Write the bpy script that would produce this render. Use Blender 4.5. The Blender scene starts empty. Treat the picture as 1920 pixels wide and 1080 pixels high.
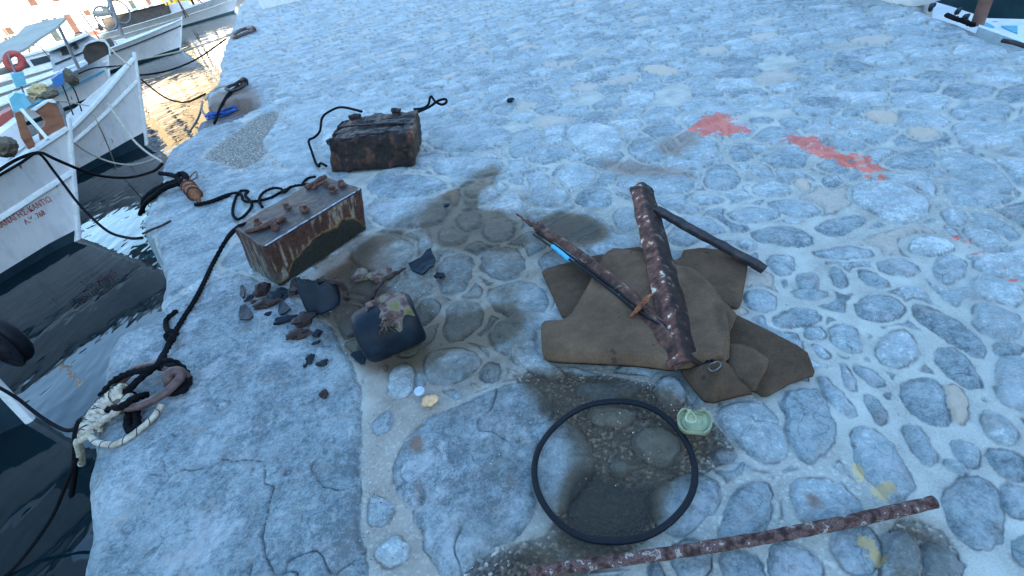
import bpy, math, random
import numpy as np
from mathutils import Vector, Matrix
from mathutils.geometry import delaunay_2d_cdt
R = math.radians
random.seed(5)
rng = np.random.default_rng(11)
S = bpy.context.scene
COL = S.collection

# ---------------------------------------------------------------- camera, sky, sun, exposure
FPX, HOR, ROLL, CH = 900.0, 80.0, R(14), 1.2
_d = (540 - (HOR - 960 * math.tan(ROLL))) * math.cos(ROLL)
PIT = math.atan(_d / FPX)
Fw = np.array([0, math.cos(PIT), -math.sin(PIT)])
Up = np.array([0, math.sin(PIT), math.cos(PIT)])
Rt = np.array([1.0, 0, 0])
cd = bpy.data.cameras.new('camera'); cam = bpy.data.objects.new('camera', cd); COL.objects.link(cam)
cd.sensor_width = 36; cd.lens = FPX * 36 / 1920; cd.clip_start = 0.02; cd.clip_end = 3000
_r = Rt * math.cos(ROLL) - Up * math.sin(ROLL)
_u = Rt * math.sin(ROLL) + Up * math.cos(ROLL)
cam.matrix_world = Matrix(((_r[0], _u[0], -Fw[0], 0), (_r[1], _u[1], -Fw[1], 0), (_r[2], _u[2], -Fw[2], CH), (0, 0, 0, 1)))
S.camera = cam

SUN_EL = R(13); SUN_DIR = np.array([-0.72, 0.69])          # horizontal direction the light travels
w = bpy.data.worlds.new('World'); S.world = w; w.use_nodes = True
nt = w.node_tree; bg = nt.nodes['Background']
sky = nt.nodes.new('ShaderNodeTexSky'); sky.sky_type = 'NISHITA'; sky.sun_disc = False
sky.sun_elevation = SUN_EL
az = math.atan2(-SUN_DIR[0], -SUN_DIR[1])                   # compass angle of the sun from +Y towards +X
sky.sun_rotation = az
sky.air_density = 1.3; sky.dust_density = 0.6; sky.ozone_density = 3.7
nt.links.new(sky.outputs[0], bg.inputs[0]); bg.inputs[1].default_value = 0.12
ld = bpy.data.lights.new('sun', 'SUN'); ld.energy = 4.0; ld.angle = R(0.5); ld.color = (1, 0.86, 0.66)
sun = bpy.data.objects.new('sun', ld); COL.objects.link(sun)
_v = Vector((SUN_DIR[0] * math.cos(SUN_EL), SUN_DIR[1] * math.cos(SUN_EL), -math.sin(SUN_EL)))
sun.rotation_euler = _v.to_track_quat('-Z', 'Y').to_euler()
S.view_settings.view_transform = 'Standard'; S.view_settings.look = 'None'
S.view_settings.exposure = 2.98; S.view_settings.gamma = 1.0
S.cycles.max_bounces = 8; S.cycles.diffuse_bounces = 3

# ---------------------------------------------------------------- helpers
WATER = -0.8
def at(px, py, z=0.0):
    """the point at height z that the photograph shows at pixel px, py"""
    x = px - 960; y = 540 - py
    xu = x * math.cos(ROLL) + y * math.sin(ROLL); yu = -x * math.sin(ROLL) + y * math.cos(ROLL)
    v = Rt * xu + Up * yu + Fw * FPX
    t = (z - CH) / v[2]
    return np.array([v[0] * t, v[1] * t, z])
def atd(px, py, dist):
    x = px - 960; y = 540 - py
    xu = x * math.cos(ROLL) + y * math.sin(ROLL); yu = -x * math.sin(ROLL) + y * math.cos(ROLL)
    v = Rt * xu + Up * yu + Fw * FPX
    v = v / math.hypot(v[0], v[1]) * dist
    return v + np.array([0, 0, CH])

def hsh(ix, iy, iz, s):
    h = (ix * 374761393 + iy * 668265263 + iz * 2147483647 + s * 974634777) & 0xffffffff
    h = ((h ^ (h >> 13)) * 1274126177) & 0xffffffff
    return ((h ^ (h >> 16)) & 0xffff) / 65535.0
def vn(P, sc, s=0):
    P = np.asarray(P, float) * sc
    if P.shape[1] == 2: P = np.c_[P, np.zeros(len(P))]
    I = np.floor(P).astype(np.int64); F = P - I; F = F * F * (3 - 2 * F)
    o = 0
    for dx in (0, 1):
        for dy in (0, 1):
            for dz in (0, 1):
                wgt = (F[:, 0] if dx else 1 - F[:, 0]) * (F[:, 1] if dy else 1 - F[:, 1]) * (F[:, 2] if dz else 1 - F[:, 2])
                o = o + wgt * hsh(I[:, 0] + dx, I[:, 1] + dy, I[:, 2] + dz, s)
    return o
def fbm(P, sc, oc=4, s=0):
    o = 0; a = 1; t = 0
    for k in range(oc):
        o = o + a * vn(P, sc * 2 ** k, s + k * 7); t += a; a *= 0.5
    return o / t * 2 - 1
def sstep(a, b, x):
    t = np.clip((x - a) / (b - a), 0, 1); return t * t * (3 - 2 * t)

def tag(o, label=None, cat=None, group=None, kind=None):
    if label: o['label'] = label
    if cat: o['category'] = cat
    if group: o['group'] = group
    if kind: o['kind'] = kind
    return o
def thing(name, label, cat, loc, group=None):
    o = bpy.data.objects.new(name, None); COL.objects.link(o); o.location = [float(a) for a in loc]
    o.empty_display_size = 0.1
    return tag(o, label, cat, group)
def mk(name, V, F, mat, parent=None, smooth=True, attrs=None, col=None, org=None):
    V = np.asarray(V, float)
    if parent is not None: org = np.array(root_loc(parent))
    elif org is None: org = np.array([V[:, 0].mean(), V[:, 1].mean(), V[:, 2].min()])
    me = bpy.data.meshes.new(name)
    if isinstance(F, np.ndarray):
        n = len(F); me.vertices.add(len(V)); me.vertices.foreach_set('co', (V - org).astype(np.float32).ravel())
        me.loops.add(n * 4); me.loops.foreach_set('vertex_index', F.astype(np.int32).ravel())
        me.polygons.add(n); me.polygons.foreach_set('loop_start', np.arange(0, 4 * n, 4, dtype=np.int32))
        me.update(calc_edges=True); me.validate()
    else:
        me.from_pydata([tuple(v) for v in (V - org)], [], [tuple(int(i) for i in f) for f in F]); me.update()
    me.polygons.foreach_set('use_smooth', [bool(smooth)] * len(me.polygons))
    if smooth and smooth != 'all':
        try: me.set_sharp_from_angle(angle=R(38))
        except Exception: pass
    for k, a in (attrs or {}).items():
        at_ = me.attributes.new(k, 'FLOAT', 'POINT'); at_.data.foreach_set('value', np.asarray(a, np.float32))
    if col is not None:
        at_ = me.attributes.new('col', 'FLOAT_COLOR', 'POINT')
        at_.data.foreach_set('color', np.c_[col, np.ones(len(col))].astype(np.float32).ravel())
    me.materials.append(mat)
    o = bpy.data.objects.new(name, me); COL.objects.link(o)
    if parent is None: o.location = [float(a) for a in org]
    else: o.parent = parent
    return o
def root_loc(p):
    while p.parent is not None: p = p.parent
    return p.location
class MB:
    def __init__(s): s.V = []; s.F = []
    def add(s, V, F):
        n = len(s.V); s.V.extend([tuple(v) for v in V]); s.F.extend([tuple(int(i) + n for i in f) for f in F]); return s
    def box(s, c, sz, rot=None):
        c = np.array(c, float); h = np.array(sz, float) / 2
        P = np.array([[x, y, z] for x in (-1, 1) for y in (-1, 1) for z in (-1, 1)]) * h
        if rot is not None: P = P @ np.array(rot).T
        return s.add(P + c, [(0, 1, 3, 2), (4, 6, 7, 5), (0, 4, 5, 1), (2, 3, 7, 6), (0, 2, 6, 4), (1, 5, 7, 3)])
    def hexa(s, b, t):
        return s.add(list(b) + list(t), [(3, 2, 1, 0), (4, 5, 6, 7), (0, 1, 5, 4), (1, 2, 6, 5), (2, 3, 7, 6), (3, 0, 4, 7)])
    def tube(s, *a, **k): return s.add(*tube(*a, **k))
    def mk(s, name, mat, parent=None, **k): return mk(name, np.array(s.V), s.F, mat, parent, **k)

def crm(P, step, closed=False):
    P = np.asarray(P, float); n = len(P)
    if n == 2 and not closed:
        m = max(1, int(np.linalg.norm(P[1] - P[0]) / step)); return P[0] + (P[1] - P[0]) * np.linspace(0, 1, m + 1)[:, None]
    out = []
    for i in range(n if closed else n - 1):
        g = (lambda k: P[k % n]) if closed else (lambda k: P[min(max(k, 0), n - 1)])
        a, b, c, d = g(i - 1), g(i), g(i + 1), g(i + 2)
        m = max(1, int(math.ceil(np.linalg.norm(c - b) / step)))
        for t in np.arange(m) / m:
            out.append(0.5 * ((2 * b) + (c - a) * t + (2 * a - 5 * b + 4 * c - d) * t * t + (3 * b - a - 3 * c + d) * t ** 3))
    if not closed: out.append(P[-1])
    return np.array(out)
def tube(P, r, seg=10, closed=False, strands=0, pitch=0.06, amp=0.26, smooth=None):
    """a round rod or laid rope along the points P; r a number or one per point"""
    P = np.asarray(P, float)
    r0 = r if np.isscalar(r) else None
    if smooth: 
        if r0 is None:
            t0 = np.linspace(0, 1, len(P)); Q = crm(P, smooth, closed); r = np.interp(np.linspace(0, 1, len(Q)), t0, r); P = Q
        else: P = crm(P, smooth, closed)
    n = len(P)
    rr = np.full(n, r) if np.isscalar(r) else np.asarray(r)
    T = np.gradient(P, axis=0) if not closed else np.roll(P, -1, 0) - np.roll(P, 1, 0)
    T /= np.linalg.norm(T, axis=1)[:, None] + 1e-9
    N = np.zeros_like(P); nrm = np.cross(T[0], [0, 0, 1.0]); 
    if np.linalg.norm(nrm) < 1e-3: nrm = np.array([1.0, 0, 0])
    for i in range(n):
        nrm = nrm - T[i] * nrm.dot(T[i]); nrm /= np.linalg.norm(nrm) + 1e-9; N[i] = nrm
    B = np.cross(T, N)
    L = np.r_[0, np.cumsum(np.linalg.norm(np.diff(P, axis=0), axis=1))]
    a = np.arange(seg) * 2 * math.pi / seg
    A = np.broadcast_to(a, (n, seg))
    rad = rr[:, None] * np.ones((n, seg))
    if strands:
        rad = rad * (1 + amp * (np.abs(np.cos(strands * 0.5 * (A - 2 * math.pi * L[:, None] / pitch))) * 2 - 1.1))
    V = P[:, None, :] + rad[..., None] * (np.cos(A)[..., None] * N[:, None, :] + np.sin(A)[..., None] * B[:, None, :])
    V = V.reshape(-1, 3)
    F = []
    for i in range(n if closed else n - 1):
        i2 = (i + 1) % n
        for j in range(seg):
            j2 = (j + 1) % seg
            F.append((i * seg + j, i * seg + j2, i2 * seg + j2, i2 * seg + j))
    if not closed:
        F.append(tuple(range(seg))[::-1]); F.append(tuple((n - 1) * seg + j for j in range(seg)))
    return V, F
def pxp(L, z=None):
    """pixel path -> points; each entry (px, py) or (px, py, z)"""
    return np.array([at(q[0], q[1], q[2] if len(q) > 2 else z) for q in L])
def poly_sdf(P, X, Y):
    """signed distance (positive inside)"""
    P = np.asarray(P); d = np.full(X.shape, 1e9); ins = np.zeros(X.shape, bool)
    n = len(P)
    for i in range(n):
        x0, y0 = P[i][:2]; x1, y1 = P[(i + 1) % n][:2]
        ex, ey = x1 - x0, y1 - y0; wx, wy = X - x0, Y - y0
        t = np.clip((wx * ex + wy * ey) / (ex * ex + ey * ey + 1e-12), 0, 1)
        d = np.minimum(d, (wx - ex * t) ** 2 + (wy - ey * t) ** 2)
        c = (y0 > Y) != (y1 > Y)
        if abs(y1 - y0) > 1e-12: ins ^= c & (X < (x1 - x0) * (Y - y0) / (y1 - y0) + x0)
    d = np.sqrt(d); return np.where(ins, d, -d)
def chaikin(P, k=2):
    P = np.asarray(P, float)
    for _ in range(k):
        Q = np.roll(P, -1, 0); P = np.stack([P * .75 + Q * .25, P * .25 + Q * .75], 1).reshape(-1, P.shape[1])
    return P
def sheet(poly, zf, th, step=0.012):
    """a solid slab over the ground polygon: top zf(points, edge distance), thickness th"""
    P = np.asarray(poly)[:, :2]; out = []
    for i in range(len(P)):
        a, b = P[i], P[(i + 1) % len(P)]; m = max(1, int(np.linalg.norm(b - a) / step))
        out += [a + (b - a) * t for t in np.arange(m) / m]
    Bd = np.array(out); lo, hi = Bd.min(0), Bd.max(0)
    gx, gy = np.meshgrid(np.arange(lo[0], hi[0], step), np.arange(lo[1], hi[1], step))
    gx = gx + (np.arange(gx.shape[0])[:, None] % 2) * step / 2
    G = np.c_[gx.ravel(), gy.ravel()]; d = poly_sdf(P, G[:, 0], G[:, 1]); G = G[d > step * .6]; d = d[d > step * .6]
    A = np.r_[Bd, G]; nb = len(Bd)
    res = delaunay_2d_cdt([Vector(v) for v in A], [(i, (i + 1) % nb) for i in range(nb)], [], 1, 1e-6)
    vv = np.array([tuple(v) for v in res[0]]); ff = res[2]
    dd = np.maximum(poly_sdf(P, vv[:, 0], vv[:, 1]), 0)
    z = zf(vv, dd); n = len(vv)
    V = np.r_[np.c_[vv, z], np.c_[vv, z - th]]
    F = [tuple(f) for f in ff] + [tuple(i + n for i in reversed(f)) for f in ff]
    ed = {}
    for f in ff:
        for k in range(len(f)):
            e = (f[k], f[(k + 1) % len(f)]); ed[e] = 1
    for (a, b) in ed:
        if (b, a) not in ed: F.append((b, a, a + n, b + n))
    return V, F
def rbox(n, size, r):
    """unit cube surface grid with rounded edges of radius r on a box of this size; returns coords in 0..1 and faces"""
    sx, sy, sz = size; V = []; F = []; idx = {}
    nx, ny, nz = [max(2, int(round(q / n))) for q in size]
    def vid(i, j, k):
        if (i, j, k) not in idx:
            p = np.array([i / nx * sx, j / ny * sy, k / nz * sz])
            q = np.clip(p, [r] * 3, [sx - r, sy - r, sz - r]); dlt = p - q; l = np.linalg.norm(dlt)
            if l > 1e-9: p = q + dlt / l * min(l, r) if l > r else p
            if np.count_nonzero(np.abs(dlt) > 1e-9) > 1: p = q + dlt / l * r
            idx[(i, j, k)] = len(V); V.append(p / [sx, sy, sz])
        return idx[(i, j, k)]
    for i in range(nx):
        for j in range(ny):
            F.append((vid(i, j, 0), vid(i, j + 1, 0), vid(i + 1, j + 1, 0), vid(i + 1, j, 0)))
            F.append((vid(i, j, nz), vid(i + 1, j, nz), vid(i + 1, j + 1, nz), vid(i, j + 1, nz)))
    for i in range(nx):
        for k in range(nz):
            F.append((vid(i, 0, k), vid(i + 1, 0, k), vid(i + 1, 0, k + 1), vid(i, 0, k + 1)))
            F.append((vid(i, ny, k), vid(i, ny, k + 1), vid(i + 1, ny, k + 1), vid(i + 1, ny, k)))
    for j in range(ny):
        for k in range(nz):
            F.append((vid(0, j, k), vid(0, j, k + 1), vid(0, j + 1, k + 1), vid(0, j + 1, k)))
            F.append((vid(nx, j, k), vid(nx, j + 1, k), vid(nx, j + 1, k + 1), vid(nx, j, k + 1)))
    return np.array(V), F
def trilin(U, b, t):
    """unit coords -> hexahedron, b and t four corners each, ordered (0,0) (1,0) (1,1) (0,1)"""
    u, v, w_ = U[:, 0:1], U[:, 1:2], U[:, 2:3]; b = np.array(b); t = np.array(t)
    q = lambda c: c[0] * (1 - u) * (1 - v) + c[1] * u * (1 - v) + c[2] * u * v + c[3] * (1 - u) * v
    return q(b) * (1 - w_) + q(t) * w_
def blob(c, rad, seed, n=10, rough=0.25, flat=1.0, soft=False):
    V = []; F = []
    for i in range(n + 1):
        th = math.pi * i / n
        for j in range(2 * n): 
            ph = math.pi * j / n; V.append((math.sin(th) * math.cos(ph), math.sin(th) * math.sin(ph), math.cos(th)))
    V = np.array(V)
    for i in range(n):
        for j in range(2 * n):
            j2 = (j + 1) % (2 * n); F.append((i * 2 * n + j, (i + 1) * 2 * n + j, (i + 1) * 2 * n + j2, i * 2 * n + j2))
    m = 1 + rough * fbm(V + seed * 3.7, 1.6, 3, seed) 
    V = V * m[:, None]
    if soft: V = V * (1 + .22 * fbm(V, 5, 4, seed + 5))[:, None]
    else: q = np.round(V * 2.2) / 2.2; V = V * .75 + q * .25
    V = V * np.array(rad) ; V[:, 2] *= flat
    return V + np.array(c), F

# ---------------------------------------------------------------- materials
def N(nt, t, **k):
    n = nt.nodes.new(t)
    for a, b in k.items(): setattr(n, a, b)
    return n
def newmat(name):
    m = bpy.data.materials.new(name); m.use_nodes = True; nt = m.node_tree
    return m, nt, nt.nodes['Principled BSDF']
def ramp(nt, fac, stops):
    r = N(nt, 'ShaderNodeValToRGB'); e = r.color_ramp.elements
    while len(e) < len(stops): e.new(0.5)
    for i, (p, c) in enumerate(stops):
        e[i].position = p; e[i].color = (c if len(c) == 4 else (*c, 1))
    nt.links.new(fac, r.inputs[0]); return r.outputs[0]
def noise(nt, vec, sc, det=4, rough=.55, dist=0):
    n = N(nt, 'ShaderNodeTexNoise'); n.inputs['Scale'].default_value = sc; n.inputs['Detail'].default_value = det
    n.inputs['Roughness'].default_value = rough; n.inputs['Distortion'].default_value = dist
    if vec is not None: nt.links.new(vec, n.inputs['Vector'])
    return n.outputs['Fac']
def mixc(nt, fac, a, b, mode='MIX'):
    m = N(nt, 'ShaderNodeMix', data_type='RGBA', blend_type=mode)
    for s_, v in ((0, fac), (6, a), (7, b)):
        if isinstance(v, (int, float)): m.inputs[s_].default_value = v
        elif isinstance(v, tuple): m.inputs[s_].default_value = (*v, 1)
        else: nt.links.new(v, m.inputs[s_])
    return m.outputs[2]
def math_(nt, op, a, b=0.0, c=0.0, clamp=False):
    m = N(nt, 'ShaderNodeMath', operation=op, use_clamp=clamp)
    for s_, v in ((0, a), (1, b), (2, c)):
        if isinstance(v, (int, float)): m.inputs[s_].default_value = v
        else: nt.links.new(v, m.inputs[s_])
    return m.outputs[0]
def attr(nt, name):
    a = N(nt, 'ShaderNodeAttribute'); a.attribute_name = name; return a
def bump(nt, bs, h, strength, dist):
    b = N(nt, 'ShaderNodeBump'); b.inputs['Strength'].default_value = strength; b.inputs['Distance'].default_value = dist
    nt.links.new(h, b.inputs['Height']); nt.links.new(b.outputs[0], bs.inputs['Normal'])
def pm(name, stops, sc=10, rough=.6, metal=0.0, bmp=.4, bdist=.002, bsc=None, det=5, usecol=False, stretch=None, spec=.3, rvar=0.0):
    """noise-mottled paint, rust, rubber and so on"""
    m, nt, bs = newmat(name)
    tc = N(nt, 'ShaderNodeTexCoord'); vec = tc.outputs['Object']
    if stretch:
        mp = N(nt, 'ShaderNodeMapping'); mp.inputs['Scale'].default_value = stretch; nt.links.new(vec, mp.inputs[0]); vec = mp.outputs[0]
    f = noise(nt, vec, sc, det, .6)
    c = ramp(nt, f, stops)
    if usecol:
        c = mixc(nt, 1.0, attr(nt, 'col').outputs['Color'], c, 'MULTIPLY')
    nt.links.new(c, bs.inputs['Base Color'])
    bs.inputs['Roughness'].default_value = rough; bs.inputs['Metallic'].default_value = metal
    bs.inputs['Specular IOR Level'].default_value = spec
    if rvar:
        g = noise(nt, vec, sc * 2.3, 3); nt.links.new(math_(nt, 'MULTIPLY_ADD', g, rvar, rough - rvar / 2), bs.inputs['Roughness'])
    if bmp: bump(nt, bs, noise(nt, vec, bsc or sc * 4, 6, .65), bmp, bdist)
    return m
G3 = lambda a, b=None, c=None: (a, a if b is None else b, a if c is None else c)
M = {}
M['rope_black'] = pm('black_rope_fibre', [(.3, (.003, .003, .004)), (.7, (.010, .010, .012))], 60, .9, spec=.08, bmp=.8)
M['rope_white'] = pm('white_rope_fibre', [(.3, (.26, .22, .16)), (.6, (.52, .46, .36))], 40, .85, bmp=.6)
M['rope_beige'] = pm('beige_rope_fibre', [(.3, (.28, .25, .2)), (.7, (.45, .4, .33))], 40, .85, bmp=.5)
M['fleck'] = pm('dark_fleck', [(.4, G3(.02)), (.6, G3(.04))], 30, .8)
M['rust'] = pm('rust', [(.28, (.012, .008, .008)), (.45, (.055, .024, .018)), (.62, (.11, .045, .030)), (.75, (.30, .24, .18))], 22, .7, bmp=.9, bdist=.006, rvar=.3)
M['rust_ring'] = pm('smooth_worn_rust', [(.3, (.05, .032, .03)), (.55, (.115, .068, .058)), (.75, (.17, .10, .08))], 30, .5, bmp=.5, bdist=.002, rvar=.2)
M['rust_orange'] = pm('orange_rust', [(.3, (.09, .03, .015)), (.6, (.3, .10, .04)), (.8, (.4, .17, .08))], 30, .85, bmp=.8, bdist=.004)
M['rust_flake'] = pm('flaked_purple_rust', [(.34, (.025, .012, .010)), (.45, (.085, .036, .028)), (.53, (.17, .095, .085)), (.58, (.07, .03, .022)), (.63, (.42, .37, .33)), (.7, (.16, .08, .05))], 46, .65, bmp=1, bdist=.006, det=3)
M['iron_dark'] = pm('dark_corroded_iron', [(.3, (.012, .011, .012)), (.55, (.035, .026, .026)), (.72, (.085, .05, .04))], 26, .6, bmp=1, bdist=.005, rvar=.3)
M['rubber'] = pm('black_rubber', [(.3, (.003, .004, .007)), (.7, (.008, .010, .015))], 30, .55, spec=.2, bmp=.15)
M['ebonite'] = pm('blue_black_plastic', [(.25, (.003, .005, .008)), (.6, (.009, .016, .025)), (.8, (.025, .035, .05))], 14, .5, spec=.2, bmp=.5, bdist=.002, rvar=.25)
M['shard_brown'] = pm('brown_corroded_shard', [(.3, (.010, .007, .007)), (.6, (.045, .024, .019)), (.8, (.10, .06, .045))], 30, .55, bmp=1, bdist=.005)
M['growth'] = pm('green_and_pink_crust', [(.3, (.03, .02, .016)), (.45, (.13, .07, .06)), (.53, (.20, .17, .14)), (.60, (.17, .15, .05)), (.8, (.10, .10, .04))], 20, .9, bmp=1, bdist=.008)
M['felt'] = None
M['tin'] = pm('dull_tin_lid', [(.3, (.30, .32, .20)), (.6, (.44, .47, .30)), (.8, (.32, .35, .22))], 35, .45, metal=.25, bmp=.2)
M['blue_tape'] = pm('bright_blue_tape', [(.3, (.03, .32, .55)), (.7, (.05, .42, .66))], 30, .4, bmp=.1)
M['wire'] = pm('galvanised_wire', [(.3, G3(.12)), (.7, G3(.25))], 60, .5, metal=.6)
M['cap'] = pm('pale_blue_plastic', [(.3, (.40, .5, .62)), (.7, (.55, .63, .72))], 20, .4, bmp=.1)
M['shell'] = pm('orange_shell', [(.3, (.5, .27, .12)), (.6, (.72, .45, .24)), (.8, (.75, .55, .35))], 40, .6, bmp=.4)
M['tarp_blue'] = pm('blue_polypropylene_rope', [(.3, (.01, .06, .24)), (.7, (.03, .11, .38))], 30, .4, bmp=.3)

def ground_mat():
    m, nt, bs = newmat('stone_set_in_mortar')
    geo = N(nt, 'ShaderNodeNewGeometry'); P = geo.outputs['Position']
    A = {k: attr(nt, k).outputs['Fac'] for k in ('stone', 'tone', 'wet', 'paint', 'warm', 'gravel', 'rim', 'stain', 'slab', 'yel')}
    # stone colour
    n1 = noise(nt, P, 6, 8, .7, 0); n2 = noise(nt, P, 42, 8, .78, 0); n3 = noise(nt, P, 150, 3, .6)
    s = math_(nt, 'MULTIPLY_ADD', n2, .75, math_(nt, 'MULTIPLY_ADD', n1, .7, -.205))
    s = math_(nt, 'ADD', s, math_(nt, 'MULTIPLY_ADD', A['tone'], .20, -.10))
    s = math_(nt, 'ADD', s, math_(nt, 'MULTIPLY', A['slab'], math_(nt, 'MULTIPLY_ADD', noise(nt, P, 1.9, 4, .6), .42, -.27)))
    s = math_(nt, 'ADD', s, math_(nt, 'MULTIPLY_ADD', n3, .40, -.20))
    sc = ramp(nt, s, [(.28, (.12, .155, .17)), (.40, (.225, .275, .29)), (.50, (.315, .375, .385)), (.60, (.38, .435, .44)), (.74, (.64, .70, .69))])
    # pale crust in the large pale patches and thin calcite veins
    v = N(nt, 'ShaderNodeTexNoise'); v.inputs['Scale'].default_value = 5.5; v.inputs['Detail'].default_value = 3; v.inputs['Distortion'].default_value = 1.2
    nt.links.new(P, v.inputs['Vector'])
    vein = math_(nt, 'ABSOLUTE', math_(nt, 'SUBTRACT', v.outputs['Fac'], .5))
    vein = math_(nt, 'SUBTRACT', 1.0, math_(nt, 'MULTIPLY', vein, 70), clamp=True)
    vein = math_(nt, 'MULTIPLY', vein, ramp(nt, noise(nt, P, 3.1, 2), [(.5, (0, 0, 0)), (.62, (1, 1, 1))]))
    sc = mixc(nt, math_(nt, 'MULTIPLY', vein, .5), sc, (.62, .62, .6))
    pale = ramp(nt, noise(nt, P, 4.2, 9, .75, 0), [(.53, (0, 0, 0)), (.595, (1, 1, 1))])
    sc = mixc(nt, math_(nt, 'MULTIPLY', pale, .5), sc, mixc(nt, n2, (.38, .40, .42), (.72, .73, .73)))
    vo = N(nt, 'ShaderNodeTexVoronoi', feature='DISTANCE_TO_EDGE'); vo.inputs['Scale'].default_value = 9
    wv = N(nt, 'ShaderNodeTexNoise'); wv.inputs['Scale'].default_value = 12; wv.inputs['Detail'].default_value = 5; nt.links.new(P, wv.inputs['Vector'])
    wm = N(nt, 'ShaderNodeVectorMath', operation='MULTIPLY_ADD'); nt.links.new(wv.outputs['Color'], wm.inputs[0]); wm.inputs[1].default_value = (.12, .12, .12); nt.links.new(P, wm.inputs[2]); nt.links.new(wm.outputs[0], vo.inputs['Vector'])
    crk = math_(nt, 'MULTIPLY', ramp(nt, vo.outputs['Distance'], [(.0, (1, 1, 1)), (.022, (0, 0, 0))]), ramp(nt, noise(nt, P, 7.7, 3), [(.52, (0, 0, 0)), (.6, (1, 1, 1))]))
    sc = mixc(nt, math_(nt, 'MULTIPLY', crk, .6), sc, (.06, .065, .07))
    tint = ramp(nt, noise(nt, P, 11, 4, .6), [(.52, (0, 0, 0)), (.72, (1, 1, 1))])
    sc = mixc(nt, math_(nt, 'MULTIPLY', tint, .35), sc, (.34, .25, .19))
    sc = mixc(nt, A['warm'], sc, mixc(nt, n2, (.42, .34, .26), (.7, .6, .5)))
    # mortar colour
    mn = noise(nt, P, 9, 5, .6); mf = noise(nt, P, 220, 2, .5)
    mc = ramp(nt, math_(nt, 'MULTIPLY_ADD', mf, .35, math_(nt, 'MULTIPLY', mn, .65)), [(.34, (.29, .29, .255)), (.5, (.42, .415, .365)), (.66, (.51, .51, .45))])
    vor = N(nt, 'ShaderNodeTexVoronoi'); vor.inputs['Scale'].default_value = 130; nt.links.new(P, vor.inputs['Vector'])
    gr = ramp(nt, N(nt, 'ShaderNodeSeparateColor').outputs[0], [(0, (0, 0, 0)), (1, (1, 1, 1))])
    sep = N(nt, 'ShaderNodeSeparateColor'); nt.links.new(vor.outputs['Color'], sep.inputs[0])
    gc = ramp(nt, sep.outputs[0], [(.0, (.07, .065, .06)), (.5, (.16, .15, .13)), (.8, (.27, .25, .22)), (.95, (.6, .57, .5))])
    mc = mixc(nt, A['gravel'], mc, gc)
    c = mixc(nt, A['stone'], mc, sc)
    # dark crack along stone rims
    c = mixc(nt, math_(nt, 'MULTIPLY', A['rim'], .6), c, (.06, .055, .05))
    # soiling, wet, red paint
    c = mixc(nt, A['stain'], c, (.22, .125, .075))
    c = mixc(nt, math_(nt, 'MULTIPLY', math_(nt, 'GREATER_THAN', math_(nt, 'ADD', A['yel'], math_(nt, 'MULTIPLY_ADD', noise(nt, P, 40, 5, .8), 2.0, -1.0)), .55), .75), c, (.66, .46, .20))
    pt = math_(nt, 'GREATER_THAN', math_(nt, 'ADD', math_(nt, 'MULTIPLY_ADD', A['paint'], 1.15, -.42), math_(nt, 'MULTIPLY_ADD', noise(nt, P, 17, 8, .72), 3.8, -1.9)), .42)
    c = mixc(nt, math_(nt, 'MULTIPLY', pt, .85), c, (.72, .15, .10))
    wn = math_(nt, 'MULTIPLY_ADD', noise(nt, P, 10, 6, .7), 1.3, -.65)
    wet = math_(nt, 'MULTIPLY', math_(nt, 'ADD', A['wet'], math_(nt, 'MULTIPLY', wn, math_(nt, 'GREATER_THAN', A['wet'], .02))), 1.0, clamp=True)
    dark = mixc(nt, 1.0, c, (.32, .235, .165), 'MULTIPLY')
    c = mixc(nt, wet, c, dark)
    c = mixc(nt, math_(nt, 'MULTIPLY', math_(nt, 'SUBTRACT', A['wet'], 1.05), 1.6, clamp=True), c, (.02, .017, .012))
    nt.links.new(c, bs.inputs['Base Color'])
    nt.links.new(math_(nt, 'MULTIPLY_ADD', wet, -.30, .80), bs.inputs['Roughness'])
    bs.inputs['Specular IOR Level'].default_value = .3
    h = math_(nt, 'MULTIPLY_ADD', n2, 1.0, math_(nt, 'MULTIPLY', n3, .35))
    h = math_(nt, 'MULTIPLY', h, math_(nt, 'MULTIPLY_ADD', A['stone'], .75, .3))
    h = math_(nt, 'ADD', h, math_(nt, 'MULTIPLY', A['gravel'], math_(nt, 'MULTIPLY', vor.outputs['Distance'], .5)))
    bump(nt, bs, h, .9, .014)
    return m

# ---------------------------------------------------------------- the quay
Z = lambda L, ox=0, oy=0, s=1.0: [at(ox + x * s, oy + y * s)[:2] for x, y in L]
BR = lambda *L: Z(L, 960, 540, .5)
BL = lambda *L: Z(L, 0, 540, .5)
TR = lambda *L: Z(L, 960, 0, .5)
FU = lambda *L: Z(L)
EDGE = np.array(FU((122, 1080), (133, 1020), (137, 960), (143, 890), (152, 850), (165, 790), (180, 700), (192, 655), (215, 628), (262, 605), (288, 595),
    (290, 560), (296, 520), (290, 470), (264, 430), (270, 390), (300, 345), (298, 310), (312, 280), (350, 258), (376, 236), (400, 233), (440, 222), (470, 206), (484, 195),
    (466, 184), (436, 186), (408, 194), (388, 198), (382, 176), (400, 160), (408, 150), (410, 120), (418, 90), (430, 60), (440, 38), (444, 15)) + [
    np.array([-17.5, 55.0]), np.array([2.0, 55.0]), np.array([5.2, 16.0]), np.array([4.6, 6.0]), np.array([4.35, 4.45])] + FU((1720, 13), (1788, 38), (1825, 48), (1850, 62), (1885, 72), (1920, 85)) + [
    np.array([3.1, 1.0]), np.array([2.9, -25.0]), np.array([-0.9, -25.0]), np.array([-1.15, -1.5]), np.array([-1.3, 0.4])])
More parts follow.
